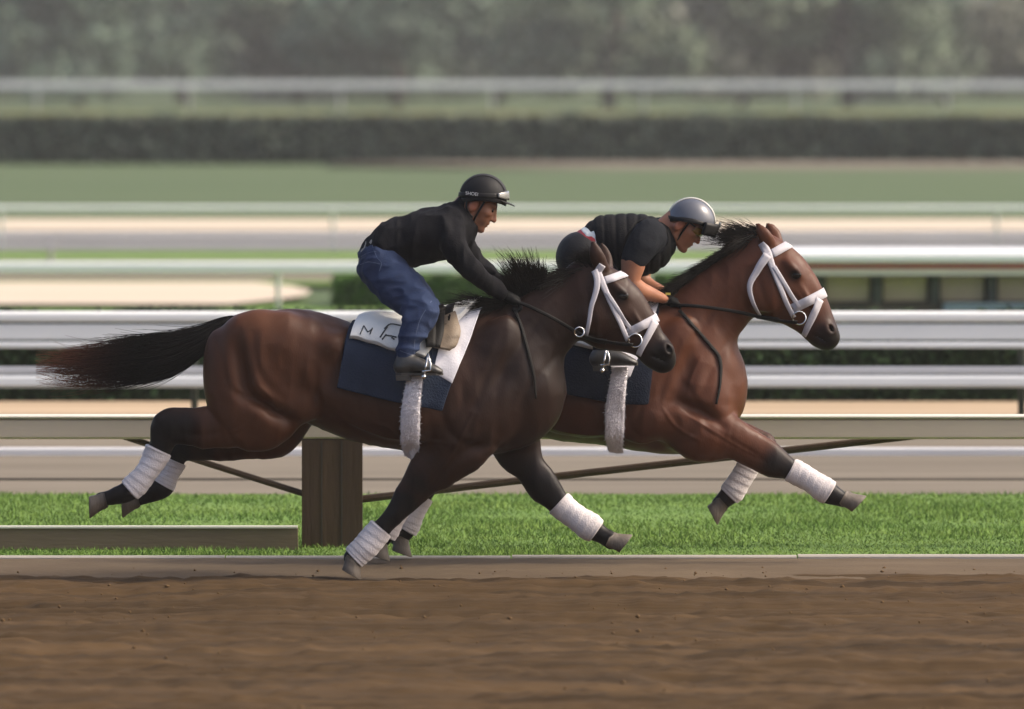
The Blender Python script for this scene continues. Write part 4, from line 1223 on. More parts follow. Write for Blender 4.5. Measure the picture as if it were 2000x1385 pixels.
# ---- cloths, girths and saddles
lin = lambda a, b: (lambda t: a + (b - a) * t)
def tackset(Y0, bvh, dx, dy, who, navy, front_low, hem, gx=0):
    """dx, dy: photo offset of this horse's back against the near one"""
    g = 'horse tack'
    e = lambda px: px - dx
    cl, G, n = cloth('saddle_cloth', 'navy saddle cloth under the white pad on the %s' % who, 'saddle cloth', bvh, Y0, 750 + dy, lin(690 + dx, 660 + dx), lin(945 + dx, 864 + dx + hem), lambda px: np.interp(e(px), [660, 760, 864], [753, 776, 795]) + dy, 0.010, 0.012, navy, None, 0.012, 'saddle cloths')
    pad_bot = lambda px: np.interp(e(px), [684, 720, 780, 830, 858, 886], front_low) + dy
    pd = empty('saddle_pad', P(800 + dx, 640 + dy, Y0), 'white saddle pad between saddle and navy cloth on the %s' % who, 'saddle pad', 'white saddle pads')
    o, G2, n2 = cloth('pad', None, None, bvh, Y0, 750 + dy, lin(700 + dx, 684 + dx), lin(944 + dx, 886 + dx), lambda px: pad_bot(px) + 10, 0.027, 0.024, M['pad'], pd, 0.006, puff=0.045)
    o2, G3, n3 = cloth('pad_lining', None, None, bvh, Y0, 750 + dy, lin(880 + dx, 846 + dx), lin(950 + dx, 884 + dx), lambda px: np.interp(e(px), [840, 862, 884], [724, 733, 745]) + dy, 0.0235, 0.0045, M['pad_cool'], pd)
    # girth: fleece-covered band under the belly
    gr = empty('girth', P(800 + dx, 860 + dy, Y0), 'white fleece girth strap round the belly of the %s' % who, 'girth', 'white fleece girths')
    nu, nv = 7, 60
    G4 = np.zeros((nv, nu, 3))
    N4 = np.zeros((nv, nu, 3))
    for i, th in enumerate(np.linspace(1.25, 2 * math.pi - 1.25, nv)):
        d = Vector((0, -math.sin(th), math.cos(th)))
        down = abs(math.pi - th) / (math.pi - 1.25)
        w = 0.5 * np.interp(down, [0, .35, .6, 1], [24, 34, 38, 30])
        cx = np.interp(down, [0, .3, .7, 1], [806, 802, 803, 813]) + dx + gx
        for j, k in enumerate(np.linspace(-1, 1, nu)):
            c = P(cx + k * w, 765 + dy, Y0)
            rz_, ry_ = (P(0, 765, Y0) - P(0, 881, Y0))[2], 0.302
            R_ = 1.0 / math.sqrt((d.y / ry_) ** 2 + (d.z / rz_) ** 2)
            h = bvh.ray_cast(Vector(c) + d * (R_ + 0.075), -d)
            rad = max(R_ - 0.012, (h[0] - Vector(c)).length if h[0] is not None else R_)
            if rad > R_ + 0.062: rad = R_ + 0.01
            G4[i, j] = c + np.array(d) * (rad + 0.008 + 0.012 * (1 - k * k) ** 0.5 + 0.03 * sstep(.55, .9, down))
            N4[i, j] = d
    for _ in range(2):
        G4[1:-1] = (G4[1:-1] * 2 + G4[:-2] + G4[2:]) / 4
    V, Fc = thicken(G4, N4, 0.006)
    mk('band', V, Fc, M['fleece'], gr, True)
    r = rng(5 + int(dx))
    nf = 5200
    iu, iv = r.uniform(0, nu - 1.001, nf), r.uniform(0, nv - 1.001, nf)
    pbase = G4[iv.astype(int), np.round(iu).astype(int)] + (G4[np.minimum(iv.astype(int) + 1, nv - 1), np.round(iu).astype(int)] - G4[iv.astype(int), np.round(iu).astype(int)]) * (iv % 1)[:, None]
    pbase[:, 0] += (iu - np.round(iu)) * 38 / S / (nu - 1)
    nn = N4[iv.astype(int), 3]
    dirs = nn + r.normal(0, 0.55, (nf, 3))
    dirs[:, 0] += (iu / (nu - 1) - 0.5) * 1.6
    tt = np.linspace(0, 1, 3)[None, :, None]
    paths = pbase[:, None] + nn[:, None] * 0.004 + dirs[:, None] * 0.007 * tt
    V, Fc = strands_mesh(paths, 0.0022, 0.0010)
    mk('fleece', V, Fc, M['fleece'], gr, True)
    # exercise saddle
    sa = empty('saddle', P(855 + dx, 620 + dy, Y0), 'small black exercise saddle with tan flap on the %s' % who, 'saddle', 'exercise saddles')
    o, G5, n5 = cloth('seat', None, None, bvh, Y0, 750 + dy, lin(782 + dx, 820 + dx), lin(892 + dx, 880 + dx), lambda px: 668 + dy, 0.052, 0.022, M['leather'], sa)
    for s in (-1, 1):
        V, Fc = strap([(868 + dx, 640 + dy, 70), (872 + dx, 660 + dy, 66), (868 + dx, 676 + dy, 58), (862 + dx, 690 + dy, 34)], Y0, bvh, s, off=0.060, th=0.012)
        mk('flap', V, Fc, M['tan_leather'], sa, True)
        V, Fc = strap([(866 + dx, 606 + dy, 44), (862 + dx, 630 + dy, 44), (855 + dx, 660 + dy, 30), (847 + dx, 688 + dy, 18)], Y0, bvh, s, off=0.073, th=0.009)
        mk('knee_roll', V, Fc, M['leather'], sa, True)
        V, Fc = strap([(846 + dx, 612 + dy, 22), (842 + dx, 650 + dy, 26), (838 + dx, 690 + dy, 18)], Y0, bvh, s, off=0.084, th=0.008)
        mk('stirrup_leather', V, Fc, M['leather'], sa, True)
        # stirrup iron: bowed sides, eye at the top, tread at the bottom
        a, b, c = P(838 + dx, 684 + dy, Y0), P(846 + dx, 714 + dy, Y0), P(822 + dx, 716 + dy, Y0)
        yy = Y0 + s * 0.375
        mid = P(834 + dx, 718 + dy, Y0)
        loop = []
        for t in np.linspace(0, 2 * math.pi, 28, endpoint=False):
            w = 0.060 * math.sin(t) * (1.0 if math.cos(t) < 0.2 else 0.8)
            loop.append([mid[0] + 0.010 * math.cos(t), yy + w * 1.0, mid[2] + 0.028 + 0.058 * math.cos(t)])
        MB().tube(np.array(loop), 0.0052, 6, closed=True).build('stirrup_iron', M['steel'], sa, True)
        MB().tube([(mid[0] - 0.012, yy + 0.05 * k, mid[2] - 0.030) for k in (-1, 0, 1)], 0.012, 6).build('stirrup_tread', M['steel'], sa, True)
        hp = P(843 + dx, 705 + dy, Y0)
        MB().tube([(P(838 + dx, 684 + dy, Y0)[0], yy + s * 0.045, P(0, 686 + dy, Y0)[2]), (hp[0], yy + s * 0.058, hp[2]), (P(843 + dx, 716 + dy, Y0)[0], yy + s * 0.06, P(0, 717 + dy, Y0)[2]), (P(826 + dx, 718 + dy, Y0)[0], yy + s * 0.058, P(0, 719 + dy, Y0)[2])], 0.0055, 6).build('stirrup_iron', M['steel'], sa, True)
    return pd, G2, n2
pad1, PG, PN = tackset(0.0, bvh1, 0, 0, 'nearer dark bay horse', M['navy'], [656, 664, 682, 690, 660, 640], 0)
tackset(0.95, bvh2, 345, -12, 'farther reddish horse', M['navy2'], [656, 664, 682, 690, 660, 640], 55, 52)
# printed marks on the near white pad: a letter shape and a dark emblem
def decal(strokes, w, root, bvh, Y0, m, off):
    for st_ in strokes:
        V, Fc = strap([(a, b, w) for a, b in st_], Y0, bvh, -1, off=off, th=0.0015, n=4)
        mk('print', V, Fc, m, root, True)
padb = BVHTree.FromPolygons(*(lambda VF: (VF[0].tolist(), VF[1]))(thicken(PG, PN, 0.0245)))
decal([[(705, 650), (712, 634)], [(712, 634), (720, 646)], [(720, 646), (729, 640)], [(729, 638), (724, 650)]], 2.0, pad1, padb, 0.0, M['ink'], 0.002)
decal([[(744, 656), (752, 644), (758, 636)], [(752, 640), (764, 631), (784, 634)], [(754, 652), (764, 653), (776, 656)], [(748, 660), (756, 650)], [(766, 656), (772, 660)]], 3.0, pad1, padb, 0.0, M['ink'], 0.002)

# ------------------------------------------------------------------ riders
M['skin'] = mat('skin', (0.36, 0.165, 0.095), 0.5, (0.80, 0.74, 0.70), 9, 0.05, 120, spec=0.4, attr='Col', sub=0.12)
M['jacket'] = mat('jacket', (0.0065, 0.0065, 0.008), 0.8, (0.010, 0.010, 0.012), 10, 0.25, 120, spec=0.08)
M['vest'] = mat('vest', (0.006, 0.006, 0.007), 0.75, (0.009, 0.009, 0.010), 10, 0.3, 140, spec=0.1)
M['tshirt'] = mat('tshirt', (0.010, 0.011, 0.014), 0.85, (0.014, 0.016, 0.020), 10, 0.2, 120, spec=0.1)
M['jeans'] = mat('jeans', (0.015, 0.026, 0.066), 0.85, (0.026, 0.042, 0.092), 14, 0.3, 180, spec=0.2)
M['breeches'] = mat('breeches', (0.007, 0.007, 0.008), 0.65, (0.011, 0.011, 0.013), 8, 0.15, 90, spec=0.2)
M['boot'] = mat('boot', (0.022, 0.021, 0.020), 0.4, (0.040, 0.038, 0.034), 10, 0.15, 70)
M['sole'] = mat('sole', (0.050, 0.044, 0.036), 0.7, (0.035, 0.031, 0.026), 14)
M['glove'] = mat('glove', (0.007, 0.007, 0.007), 0.7, (0.011, 0.011, 0.011), 20, 0.2, 120, spec=0.15)
M['helmet_black'] = mat('helmet_black', (0.006, 0.006, 0.007), 0.6, (0.009, 0.009, 0.010), 18, 0.05, 200, spec=0.2)
M['helmet_band'] = mat('helmet_band', (0.020, 0.020, 0.023), 0.7, (0.027, 0.027, 0.030), 18, 0.1, 200, spec=0.2)
M['helmet_grey'] = mat('helmet_grey', (0.075, 0.080, 0.098), 0.26, (0.095, 0.100, 0.118), 4, spec=0.5, coat=0.3)
M['helmet_pale'] = mat('helmet_pale', (0.50, 0.48, 0.42), 0.25, (0.44, 0.42, 0.37), 4, coat=0.5)
M['lens'] = mat('lens', (0.07, 0.07, 0.068), 0.12, (0.22, 0.22, 0.21), 12, spec=0.9, coat=1.0)
M['amber'] = mat('amber', (0.30, 0.17, 0.010), 0.08, (0.16, 0.08, 0.006), 12, spec=0.8, coat=1.0)
M['rubber'] = mat('rubber', (0.008, 0.0075, 0.0075), 0.5, (0.013, 0.012, 0.012), 10, spec=0.25)
M['shirt_white'] = mat('shirt_white', (0.58, 0.62, 0.63), 0.85, (0.46, 0.50, 0.51), 16, 0.3, 90)
M['shirt_grey'] = mat('shirt_grey', (0.30, 0.28, 0.25), 0.85, (0.20, 0.19, 0.17), 16, 0.3, 90)
M['belt_red'] = mat('belt_red', (0.36, 0.030, 0.035), 0.6, (0.28, 0.022, 0.026), 10)
M['thread'] = mat('thread', (0.085, 0.11, 0.18), 0.8, (0.06, 0.08, 0.14), 30)
M['hairdark'] = mat('hairdark', (0.012, 0.008, 0.006), 0.6, (0.02, 0.014, 0.01), 40, 0.4, 160)
M['white_print'] = mat('white_print', (0.72, 0.72, 0.70), 0.6, (0.62, 0.62, 0.60), 30)
M['yellow_print'] = mat('yellow_print', (0.62, 0.52, 0.10), 0.6, (0.5, 0.42, 0.08), 30)

def head_frame(c, pitch, sc):
    """maps head coordinates (forward, left, up) to the world; the face looks along +x turned down by pitch"""
    ca, sa = math.cos(pitch), math.sin(pitch)
    return lambda f, l, u: np.array([c[0] + sc * (f * ca + u * sa), c[1] + sc * l, c[2] + sc * (-f * sa + u * ca)])

def person(d):
    Y0 = d['Y']
    root = empty('person', P(*d['base'], Y0), d['label'], 'person', 'riders')
    lo = np.array([P(d['box'][0], 0, Y0)[0], Y0 - 0.50, P(0, d['box'][3], Y0)[2]])
    hi = np.array([P(d['box'][2], 0, Y0)[0], Y0 + 0.50, P(0, d['box'][1], Y0)[2]])
    ch = {}
    def C(key):
        return np.array([pr(*r_[:4], r_[4], r_[5], Y0) if len(r_) == 6 else nd(*r_, Y0) for r_ in d[key]])
    def both(N):
        m = N.copy()
        m[:, 1] = 2 * Y0 - m[:, 1]
        return m
    tor, arm, thigh, foot = C('torso'), C('arm'), C('leg'), C('foot')
    arm2, leg2, foot2 = both(arm), both(thigh), both(foot)
    arm2[:, 0] += d.get('far_arm', 0) / S
    def shr(N, k):
        N = N.copy()
        N[:, 3:] *= k
        return N
    # --- skin: one continuous figure from head to feet
    f = Field(lo, hi, 0.0065)
    f.chain(shr(tor, 0.86), 0.03)
    pel = P(*d['pelvis'], Y0)
    f.ell(pel, (0.10, 0.14, 0.10), 0.04)
    for a, l, ft in ((arm, thigh, foot), (arm2, leg2, foot2)):
        f.chain(shr(a, d['arm_skin']), 0.03)
        f.chain(shr(l, 0.72), 0.04)
        f.chain(shr(ft, 0.82), 0.03)
    hc = P(*d['head'], Y0)
    H = head_frame(hc, d['pitch'], d['hs'])
    hs = d['hs']
    def hch(rows, k, cut=False, **kw):
        f.chain([[*H(a, b, c), r1 * hs, r2 * hs] for a, b, c, r1, r2 in rows], k, sub=3 if len(rows) > 2 else 1, cut=cut, **kw)
    hch([(-.045, 0, -.03, .050, .052), (-.060, 0, -.10, .052, .056), (-.085, 0, -.18, .060, .075)], 0.02)
    pa = -d['pitch']
    f.ell(H(-.006, 0, .026), np.array((.086, .070, .062)) * hs, .02, pa)
    f.ell(H(.030, 0, -.028), np.array((.066, .062, .078)) * hs, .02, pa)
    for s in (-1, 1):
        hch([(-.025, s * .054, -.050, .018, .014), (.010, s * .048, -.088, .018, .014), (.058, s * .018, -.110, .017, .016)], .02)
        f.ell(H(.066, s * .030, .014), np.array((.024, .026, .012)) * hs, .012, pa)
        f.ell(H(.055, s * .042, -.030), np.array((.026, .018, .016)) * hs, .015, pa)
        f.ell(H(.094, s * .031, -.008), np.array((.020, .013, .010)) * hs, .008, pa, cut=True)
        f.ell(H(.094, s * .012, -.048), np.array((.012, .008, .009)) * hs, .006, pa)
        # ear with its hollow
        f.ell(H(-.012, s * .072, -.034), np.array((.022, .014, .034)) * hs, .006, pa - 0.15)
        f.ell(H(-.008, s * .087, -.030), np.array((.011, .008, .019)) * hs, .005, pa - 0.15, cut=True)
    hch([(.078, 0, .012, .014, .011), (.096, 0, -.020, .012, .010), (.110, 0, -.045, .012, .012)], .010)
    f.ell(H(.050, 0, -.075), np.array((.042, .044, .042)) * hs, .02, pa)
    f.ell(H(.073, 0, -.115), np.array((.024, .024, .018)) * hs, .015, pa)
    f.ell(H(.088, 0, -.073), np.array((.015, .024, .008)) * hs, .006, pa)
    f.ell(H(.085, 0, -.087), np.array((.014, .020, .008)) * hs, .006, pa)
    f.ell(H(.104, 0, -.080), np.array((.012, .022, .0022)) * hs, .003, pa, cut=True)
    # --- hands: palm, four curled fingers, thumb
    gl = Field(lo, hi, 0.0055)
    def hand(F_, s, grow):
        w = P(*d['hand'], Y0)
        w[1] = Y0 + s * d['hand_y']
        wr = arm[-1, :3].copy()
        wr[1] = Y0 + s * d['hand_y']
        dirn = w - wr
        dirn /= np.linalg.norm(dirn)
        dn = np.array([dirn[2], 0, -dirn[0]])
        if dn[2] > 0: dn = -dn
        lat = np.array([0, 1.0, 0]) * s
        def row(p, r1): return [*p, r1 + grow, r1 + grow]
        F_.chain([row(wr, .020), row(w - dirn * .02, .026), row(w + dirn * .018, .026)], .012, sub=3)
        for i, (o, ln) in enumerate(((.024, .92), (.008, 1.0), (-.008, .95), (-.024, .8))):
            k0 = w + dirn * (.040) + lat * o
            k1 = k0 + (dirn * .022 + dn * .018) * ln
            k2 = k1 + (dn * .026 - dirn * .006) * ln
            k3 = k2 + (-dirn * .022 + dn * .004) * ln
            F_.chain([row(k0 - dirn * .03, .0105), row(k0, .0100), row(k1, .0092), row(k2, .0088), row(k3, .0080)], .004, sub=2)
        t0 = w + lat * -.026 + dirn * -.004 + dn * .006
        t1 = t0 + dirn * .030 + dn * .022 - lat * .004
        t2 = t1 + dirn * .024 + dn * .012 + lat * .010
        F_.chain([row(t0, .013), row(t1, .0105), row(t2, .009)], .008, sub=3)
    for s in (-1, 1):
        hand(f, s, -0.0015)
        hand(gl, s, 0.002)
    V, Q = f.mesh(1)
    # skin tones: redder ear and nose, darker beard shadow and brow
    base = np.array(d['skin'])
    c = np.tile(base, (len(V), 1)) * (1 + 0.12 * vnoise(V, 22, 2))[:, None]
    def near(p, r): return np.exp(-(np.linalg.norm(V - p, axis=1) / (r * hs)) ** 2)[:, None]
    for s in (-1, 1):
        c = c * (1 - near(H(-.012, s * .08, -.034), .035) * np.array([-.22, .05, .10]))
        brow = np.maximum(near(H(.088, s * .020, .014), .010), np.maximum(near(H(.082, s * .032, .017), .011), near(H(.072, s * .044, .014), .010)))
        c = c * (1 - 0.85 * brow)
        c = c * (1 - 0.55 * near(H(.070, s * .040, -.085), .022) * d['beard']) * (1 - 0.5 * near(H(.035, s * .055, -.095), .026) * d['beard'])
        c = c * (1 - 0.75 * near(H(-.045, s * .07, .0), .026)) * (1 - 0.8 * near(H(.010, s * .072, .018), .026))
    c = c * (1 - 0.6 * near(H(.094, 0, -.066), .014) * d['beard']) * (1 - 0.6 * near(H(.080, 0, -.112), .024) * d['beard'])
    c = c * (1 - near(H(.110, 0, -.046), .016) * np.array([-.08, .12, .12])) * (1 - near(H(.098, 0, -.079), .013) * np.array([.05, .28, .28]))
    mk('body', V, Q, M['skin'], root, True, col=np.clip(c, 0.003, 1))
    V, Q = gl.mesh(1)
    mk('glove', V, Q, M['glove'], root, True)
    for s in (-1, 1):
        e = H(.0735, s * .031, -.008)
        u, v = np.meshgrid(np.linspace(0, 2 * math.pi, 13)[:-1], np.linspace(0, math.pi, 7))
        r_ = 0.0125 * hs
        EV = np.stack([e[0] + r_ * np.cos(u) * np.sin(v), e[1] + r_ * np.cos(v), e[2] + r_ * np.sin(u) * np.sin(v)], -1).reshape(-1, 3)
        EF = [(i * 12 + j, i * 12 + (j + 1) % 12, (i + 1) * 12 + (j + 1) % 12, (i + 1) * 12 + j) for i in range(6) for j in range(12)]
        mk('eye', EV, EF, M['eye'], root)
    # --- clothes grown over the same figure
    def garment(name, build, m, wr=0.004, fr=16, st=(1, 1, 1), rib=None, parent=None):
        g = Field(lo, hi, 0.0062)
        build(g)
        V, Q = g.mesh(1)
        n = normals(V, Q)
        q = V * np.array(st)
        fold = (0.6 - np.abs(vnoise(q, fr, 5)) * 2) * wr + (0.5 - np.abs(vnoise(q * [1, 1, 0.7], fr * 2.2, 6)) * 2) * wr * 0.45
        if rib is not None: fold = fold + rib(V)
        return mk(name, V + n * fold[:, None], Q, m, parent or root, True)
    d['clothes'](garment, dict(tor=tor, arm=arm, arm2=arm2, leg=thigh, leg2=leg2, foot=foot, foot2=foot2, shr=shr, pel=pel, Y0=Y0, H=H, hs=hs))
    # boots
    for s, ft, lg in ((-1, foot, thigh), (1, foot2, leg2)):
        g = Field(lo, hi, 0.0065)
        g.chain(ft, 0.012)
        heel = ft[0].copy()
        g.chain([lg[-2] * [1, 1, 1, .80, .80], lg[-1] * [1, 1, 1, .80, .80], heel], 0.02, sub=3)
        V, Q = g.mesh(1)
        bt = mk('boot', V, Q, M['boot'], root, True)
        # sole and heel block
        a, b = P(*d['sole'][0], Y0), P(*d['sole'][1], Y0)
        ax = (b - a) / np.linalg.norm(b - a)
        up = np.array([-ax[2], 0, ax[0]])
        yy = ft[1, 1]
        rows = []
        ln = np.linalg.norm(b - a)
        for t, w in ((0, .024), (.12, .034), (.35, .030), (.6, .042), (.85, .040), (1.0, .018)):
            for sd_, h in ((-1, 0), (1, 0), (1, .012), (-1, .012)):
                p = a + ax * ln * t + up * h
                rows.append([p[0], yy + sd_ * w, p[2]])
        SF = [(i * 4 + k, i * 4 + (k + 1) % 4, (i + 1) * 4 + (k + 1) % 4, (i + 1) * 4 + k) for i in range(5) for k in range(4)] + [(3, 2, 1, 0), (20, 21, 22, 23)]
        mk('sole', np.array(rows), SF, M['sole'], bt, False)
        hrow = []
        for t, h in ((0.0, 0.0), (0.30, 0.0), (0.33, -.026), (0.01, -.026)):
            for sd_ in (-1, 1):
                p = a + ax * ln * t + up * (h - 0.001)
                hrow.append([p[0], yy + sd_ * .033, p[2]])
        mk('heel', np.array(hrow), [(0, 1, 3, 2), (2, 3, 5, 4), (4, 5, 7, 6), (6, 7, 1, 0), (0, 2, 4, 6), (1, 7, 5, 3)], M['sole'], bt, False)
    return root, H, hs, Y0

def dome(c, rx, ry, rz, rim, n=40, m=18, tilt=0.0, shape=None):
    """helmet shell: ellipsoid cap down to the height rim(angle)"""
    V = []
    for i in range(m + 1):
        for k in range(n):
            th = 2 * math.pi * k / n
            zr_ = rim(th)
            ph0 = math.acos(max(-1, min(1, zr_ / rz)))
            ph = ph0 * i / m
            x, y, z = rx * math.sin(ph) * math.cos(th), ry * math.sin(ph) * math.sin(th), rz * math.cos(ph)
            ct, st_ = math.cos(tilt), math.sin(tilt)
            V.append([c[0] + x * ct + z * st_, c[1] + y, c[2] - x * st_ + z * ct])
    Fc = [(i * n + k, (i + 1) * n + k, (i + 1) * n + (k + 1) % n, i * n + (k + 1) % n) for i in range(m) for k in range(n)]
    return np.array(V), Fc

def helmet(root, Y0, c_px, rx, ry, rz, tilt, rim, m_shell, m_band, band_w, peak=None):
    c = P(*c_px, Y0)
    V, Fc = dome(c, rx, ry, rz, rim, tilt=tilt)
    sh = mk('helmet', V, Fc, m_shell, root, True)
    so = sh.modifiers.new('shell', 'SOLIDIFY')
    so.thickness = 0.012
    so.offset = -1
    ct, st_ = math.cos(tilt), math.sin(tilt)
    loc = lambda x, y, z: np.array([c[0] + x * ct + z * st_, c[1] + y, c[2] - x * st_ + z * ct])
    # raised centre stripe from brow to nape
    G, N = np.zeros((30, 5, 3)), np.zeros((30, 5, 3))
    for i, t in enumerate(np.linspace(-1.35, 1.42, 30)):
        for j, k in enumerate(np.linspace(-1, 1, 5)):
            y = k * band_w
            f_ = math.sqrt(1 - (y / ry) ** 2)
            G[i, j] = loc(rx * math.sin(t) * f_, y, rz * math.cos(t) * f_)
            nn = np.array([math.sin(t) / rx, y / ry ** 2, math.cos(t) / rz])
            nn /= np.linalg.norm(nn)
            N[i, j] = loc(*nn) - c
    V, Fc = thicken(G, N, 0.003)
    mk('stripe', V, Fc, m_band, sh, True)
    # rim band
    G, N = np.zeros((49, 4, 3)), np.zeros((49, 4, 3))
    for i, th in enumerate(np.linspace(0, 2 * math.pi, 49)):
        for j, dz in enumerate((0.0, 0.007, 0.014, 0.021)):
            z = rim(th) + dz - 0.003
            f_ = math.sqrt(max(0.05, 1 - (z / rz) ** 2))
            G[i, j] = loc(rx * f_ * math.cos(th), ry * f_ * math.sin(th), z)
            nn = np.array([math.cos(th), math.sin(th), 0.1])
            N[i, j] = loc(*(nn / np.linalg.norm(nn))) - c
    V, Fc = thicken(G, N, 0.0035)
    mk('rim_band', V, Fc, M['rubber'], sh, True)
    if peak:
        G = np.zeros((13, 6, 3))
        for i, th in enumerate(np.linspace(-0.85, 0.85, 13)):
            for j in range(6):
                e = j / 5
                z = rim(th) + 0.012
                f_ = math.sqrt(1 - (z / rz) ** 2)
                out = peak * e * (math.cos(th / 0.85 * math.pi / 2) ** 0.6)
                G[i, j] = loc((rx * f_ + out) * math.cos(th), (ry * f_ + out * 0.4) * math.sin(th), z - 0.35 * out * e)
        V, Fc = thicken(G, np.tile(np.array([0, 0, 1.0]), (13, 6, 1)), 0.005)
        mk('peak', V, Fc, M['rubber'], sh, True)
    return sh, loc

def belt_on_helmet(name, sh, loc, rx, ry, rz, t0, t1, z, w, th, m, grow=0.004, n=30):
    G, N = np.zeros((n, 5, 3)), np.zeros((n, 5, 3))
    c = loc(0, 0, 0)
    for i, t in enumerate(np.linspace(t0, t1, n)):
        for j, k in enumerate(np.linspace(-1, 1, 5)):
            zz_ = z(t) + k * w(t) / 2
            f_ = math.sqrt(max(0.02, 1 - (zz_ / rz) ** 2))
            nn = np.array([math.cos(t) / rx, math.sin(t) / ry, zz_ / rz ** 2])
            nn /= np.linalg.norm(nn)
            G[i, j] = loc(*(np.array([rx * f_ * math.cos(t), ry * f_ * math.sin(t), zz_]) + nn * grow))
            N[i, j] = loc(*nn) - c
    V, Fc = thicken(G, N, th)
    return mk(name, V, Fc, m, sh, True)

def word(txt, m, parent, origin, right, up, size, name='lettering'):
    cu = bpy.data.curves.new('text', 'FONT')
    cu.body = txt
    cu.size = size
    cu.extrude = 0.0004
    ob = bpy.data.objects.new('text', cu)
    COL.objects.link(ob)
    dep = bpy.context.evaluated_depsgraph_get()
    me = bpy.data.meshes.new_from_object(ob.evaluated_get(dep))
    V = np.array([v.co[:] for v in me.vertices])
    Fc = [tuple(p.vertices) for p in me.polygons]
    bpy.data.objects.remove(ob)
    right, up = np.array(right, float), np.array(up, float)
    nrm = np.cross(right, up)
    W_ = np.array(origin) + V[:, :1] * right + V[:, 1:2] * up + V[:, 2:] * nrm
    return mk(name, W_, Fc, m, parent, False)

def chin_straps(root, H, m, rows):
    for s in (-1, 1):
        for pts in rows:
            G = catmull([H(a, s * b, c) for a, b, c in pts], 6)
            MB().tube(G, 0.0055, 6).build('chin_strap', m, root, True)

# rider in jeans
def clothes1(g, k):
    shr = k['shr']
    def jac(F_):
        F_.chain(k['tor'], 0.02)
        for a in (k['arm'], k['arm2']):
            F_.chain(a, 0.035)
        H, hs = k['H'], k['hs']
        F_.chain([[*H(-.088, 0, -.170), .068, .085], [*H(-.074, 0, -.120), .056, .064], [*H(-.066, 0, -.085), .054, .060], [*H(-.062, 0, -.060), .052, .058]], 0.02, sub=3)
        F_.ell(H(-.018, 0, -.032), np.array((.062, .056, .050)), 0.006, -0.55, cut=True)
    g('jacket', jac, M['jacket'], 0.011, 8, (1.5, 1, 0.8))
    def jn(F_):
        F_.ell(k['pel'], (0.122, 0.158, 0.124), 0.03, -0.6)
        for l in (k['leg'], k['leg2']):
            F_.chain(l, 0.05)
    j = g('jeans', jn, M['jeans'], 0.0095, 10, (0.7, 1, 1.7))
    jb = BVHTree.FromObject(j, bpy.context.evaluated_depsgraph_get())
    off = Vector(base_of(j))
    class B:
        def ray_cast(s, o, d_):
            h = jb.ray_cast(o - off, d_)
            return (h[0] + off, h[1], h[2], h[3]) if h[0] is not None else h
    jbv = B()
    ROOT[j.name] = base_of(j)
    for pts in ([(728, 478), (737, 500), (746, 512), (742, 528)], [(704, 516), (722, 510), (744, 514)], [(706, 500), (722, 492), (736, 490)], [(778, 677), (796, 684), (812, 690)], [(844, 584), (822, 620), (812, 660), (810, 690)]):
        V, Fc = strap([(a, b, 1.0) for a, b in pts], 0.0, jbv, -1, off=0.0006, th=0.001)
        mk('seam', V, Fc, M['thread'], j, True)
    def sh(F_):
        F_.chain([pr(705, 486, 772, 524, 0, .150, 0.0), pr(714, 470, 780, 518, 0, .152, 0.0)], 0.02)
    g('shirt', sh, M['shirt_grey'], 0.003, 20)
R1 = dict(Y=0.0, base=(790, 700), box=(672, 330, 1050, 770), label='rider in black jacket, blue jeans and black helmet crouched on the nearer horse',
    torso=[(712, 474, 780, 520, 0, .155), (740, 441, 798, 516, 0, .165), (786, 422, 836, 513, 0, .178), (838, 406, 868, 507, 0, .190), (876, 399, 890, 496, 0, .18), (896, 404, 904, 462, 0, .10)],
    arm=[(900, 436, 858, 470, -.160, .070), (912, 470, 868, 496, -.205, .064), (926, 498, 888, 518, -.225, .056), (946, 519, 908, 541, -.215, .049), (969, 541, 936, 562, -.165, .043), (988, 560, 964, 578, -.105, .034)],
    arm_skin=0.64, far_arm=14, hand=(1000, 583), hand_y=0.075, pelvis=(744, 512),
    leg=[(786, 498, 708, 546, -.10, .100), (811, 530, 744, 584, -.17, .088), (838, 562, 784, 610, -.24, .075), (855, 588, 790, 626, -.29, .070), (846, 616, 786, 634, -.315, .060), (832, 646, 782, 654, -.33, .055), (820, 672, 777, 676, -.34, .053), (815, 688, 775, 684, -.345, .053)],
    foot=[(789, 710, -.36, 17, .036), (808, 706, -.365, 17, .038), (830, 712, -.37, 14, .040), (850, 717, -.375, 10, .038), (861, 720, -.375, 6, .028)],
    sole=((775, 727), (867, 727)), head=(936, 392), pitch=math.radians(31), hs=1.06, skin=(0.30, 0.135, 0.075), beard=1.0, clothes=clothes1)
p1, Hd1, hs1, _ = person(R1)
rim1 = lambda th: -0.022 - 0.018 * max(0, math.cos(th)) ** 2 - 0.012 * max(0, -math.cos(th)) ** 2 + 0.006 * abs(math.sin(th))
hm1, loc1 = helmet(p1, 0.0, (944, 385), 0.121, 0.104, 0.117, 0.04, rim1, M['helmet_black'], M['helmet_band'], 0.042, 0.045)
belt_on_helmet('goggles', hm1, loc1, 0.121, 0.104, 0.117, -0.95, 0.95, lambda t: 0.012, lambda t: 0.044 * (1 - 0.55 * (t / 0.95) ** 2), 0.009, M['lens'])
belt_on_helmet('goggle_strap', hm1, loc1, 0.121, 0.104, 0.117, 0.95, 2 * math.pi - 0.95, lambda t: 0.010, lambda t: 0.022, 0.003, M['rubber'])
lo_ = P(909, 379, 0.0)
word('SHOEI', M['white_print'], hm1, [lo_[0], -0.1135, lo_[2]], (0.985, -0.10, -0.12), (0.10, 0.0, 0.985), 0.024)
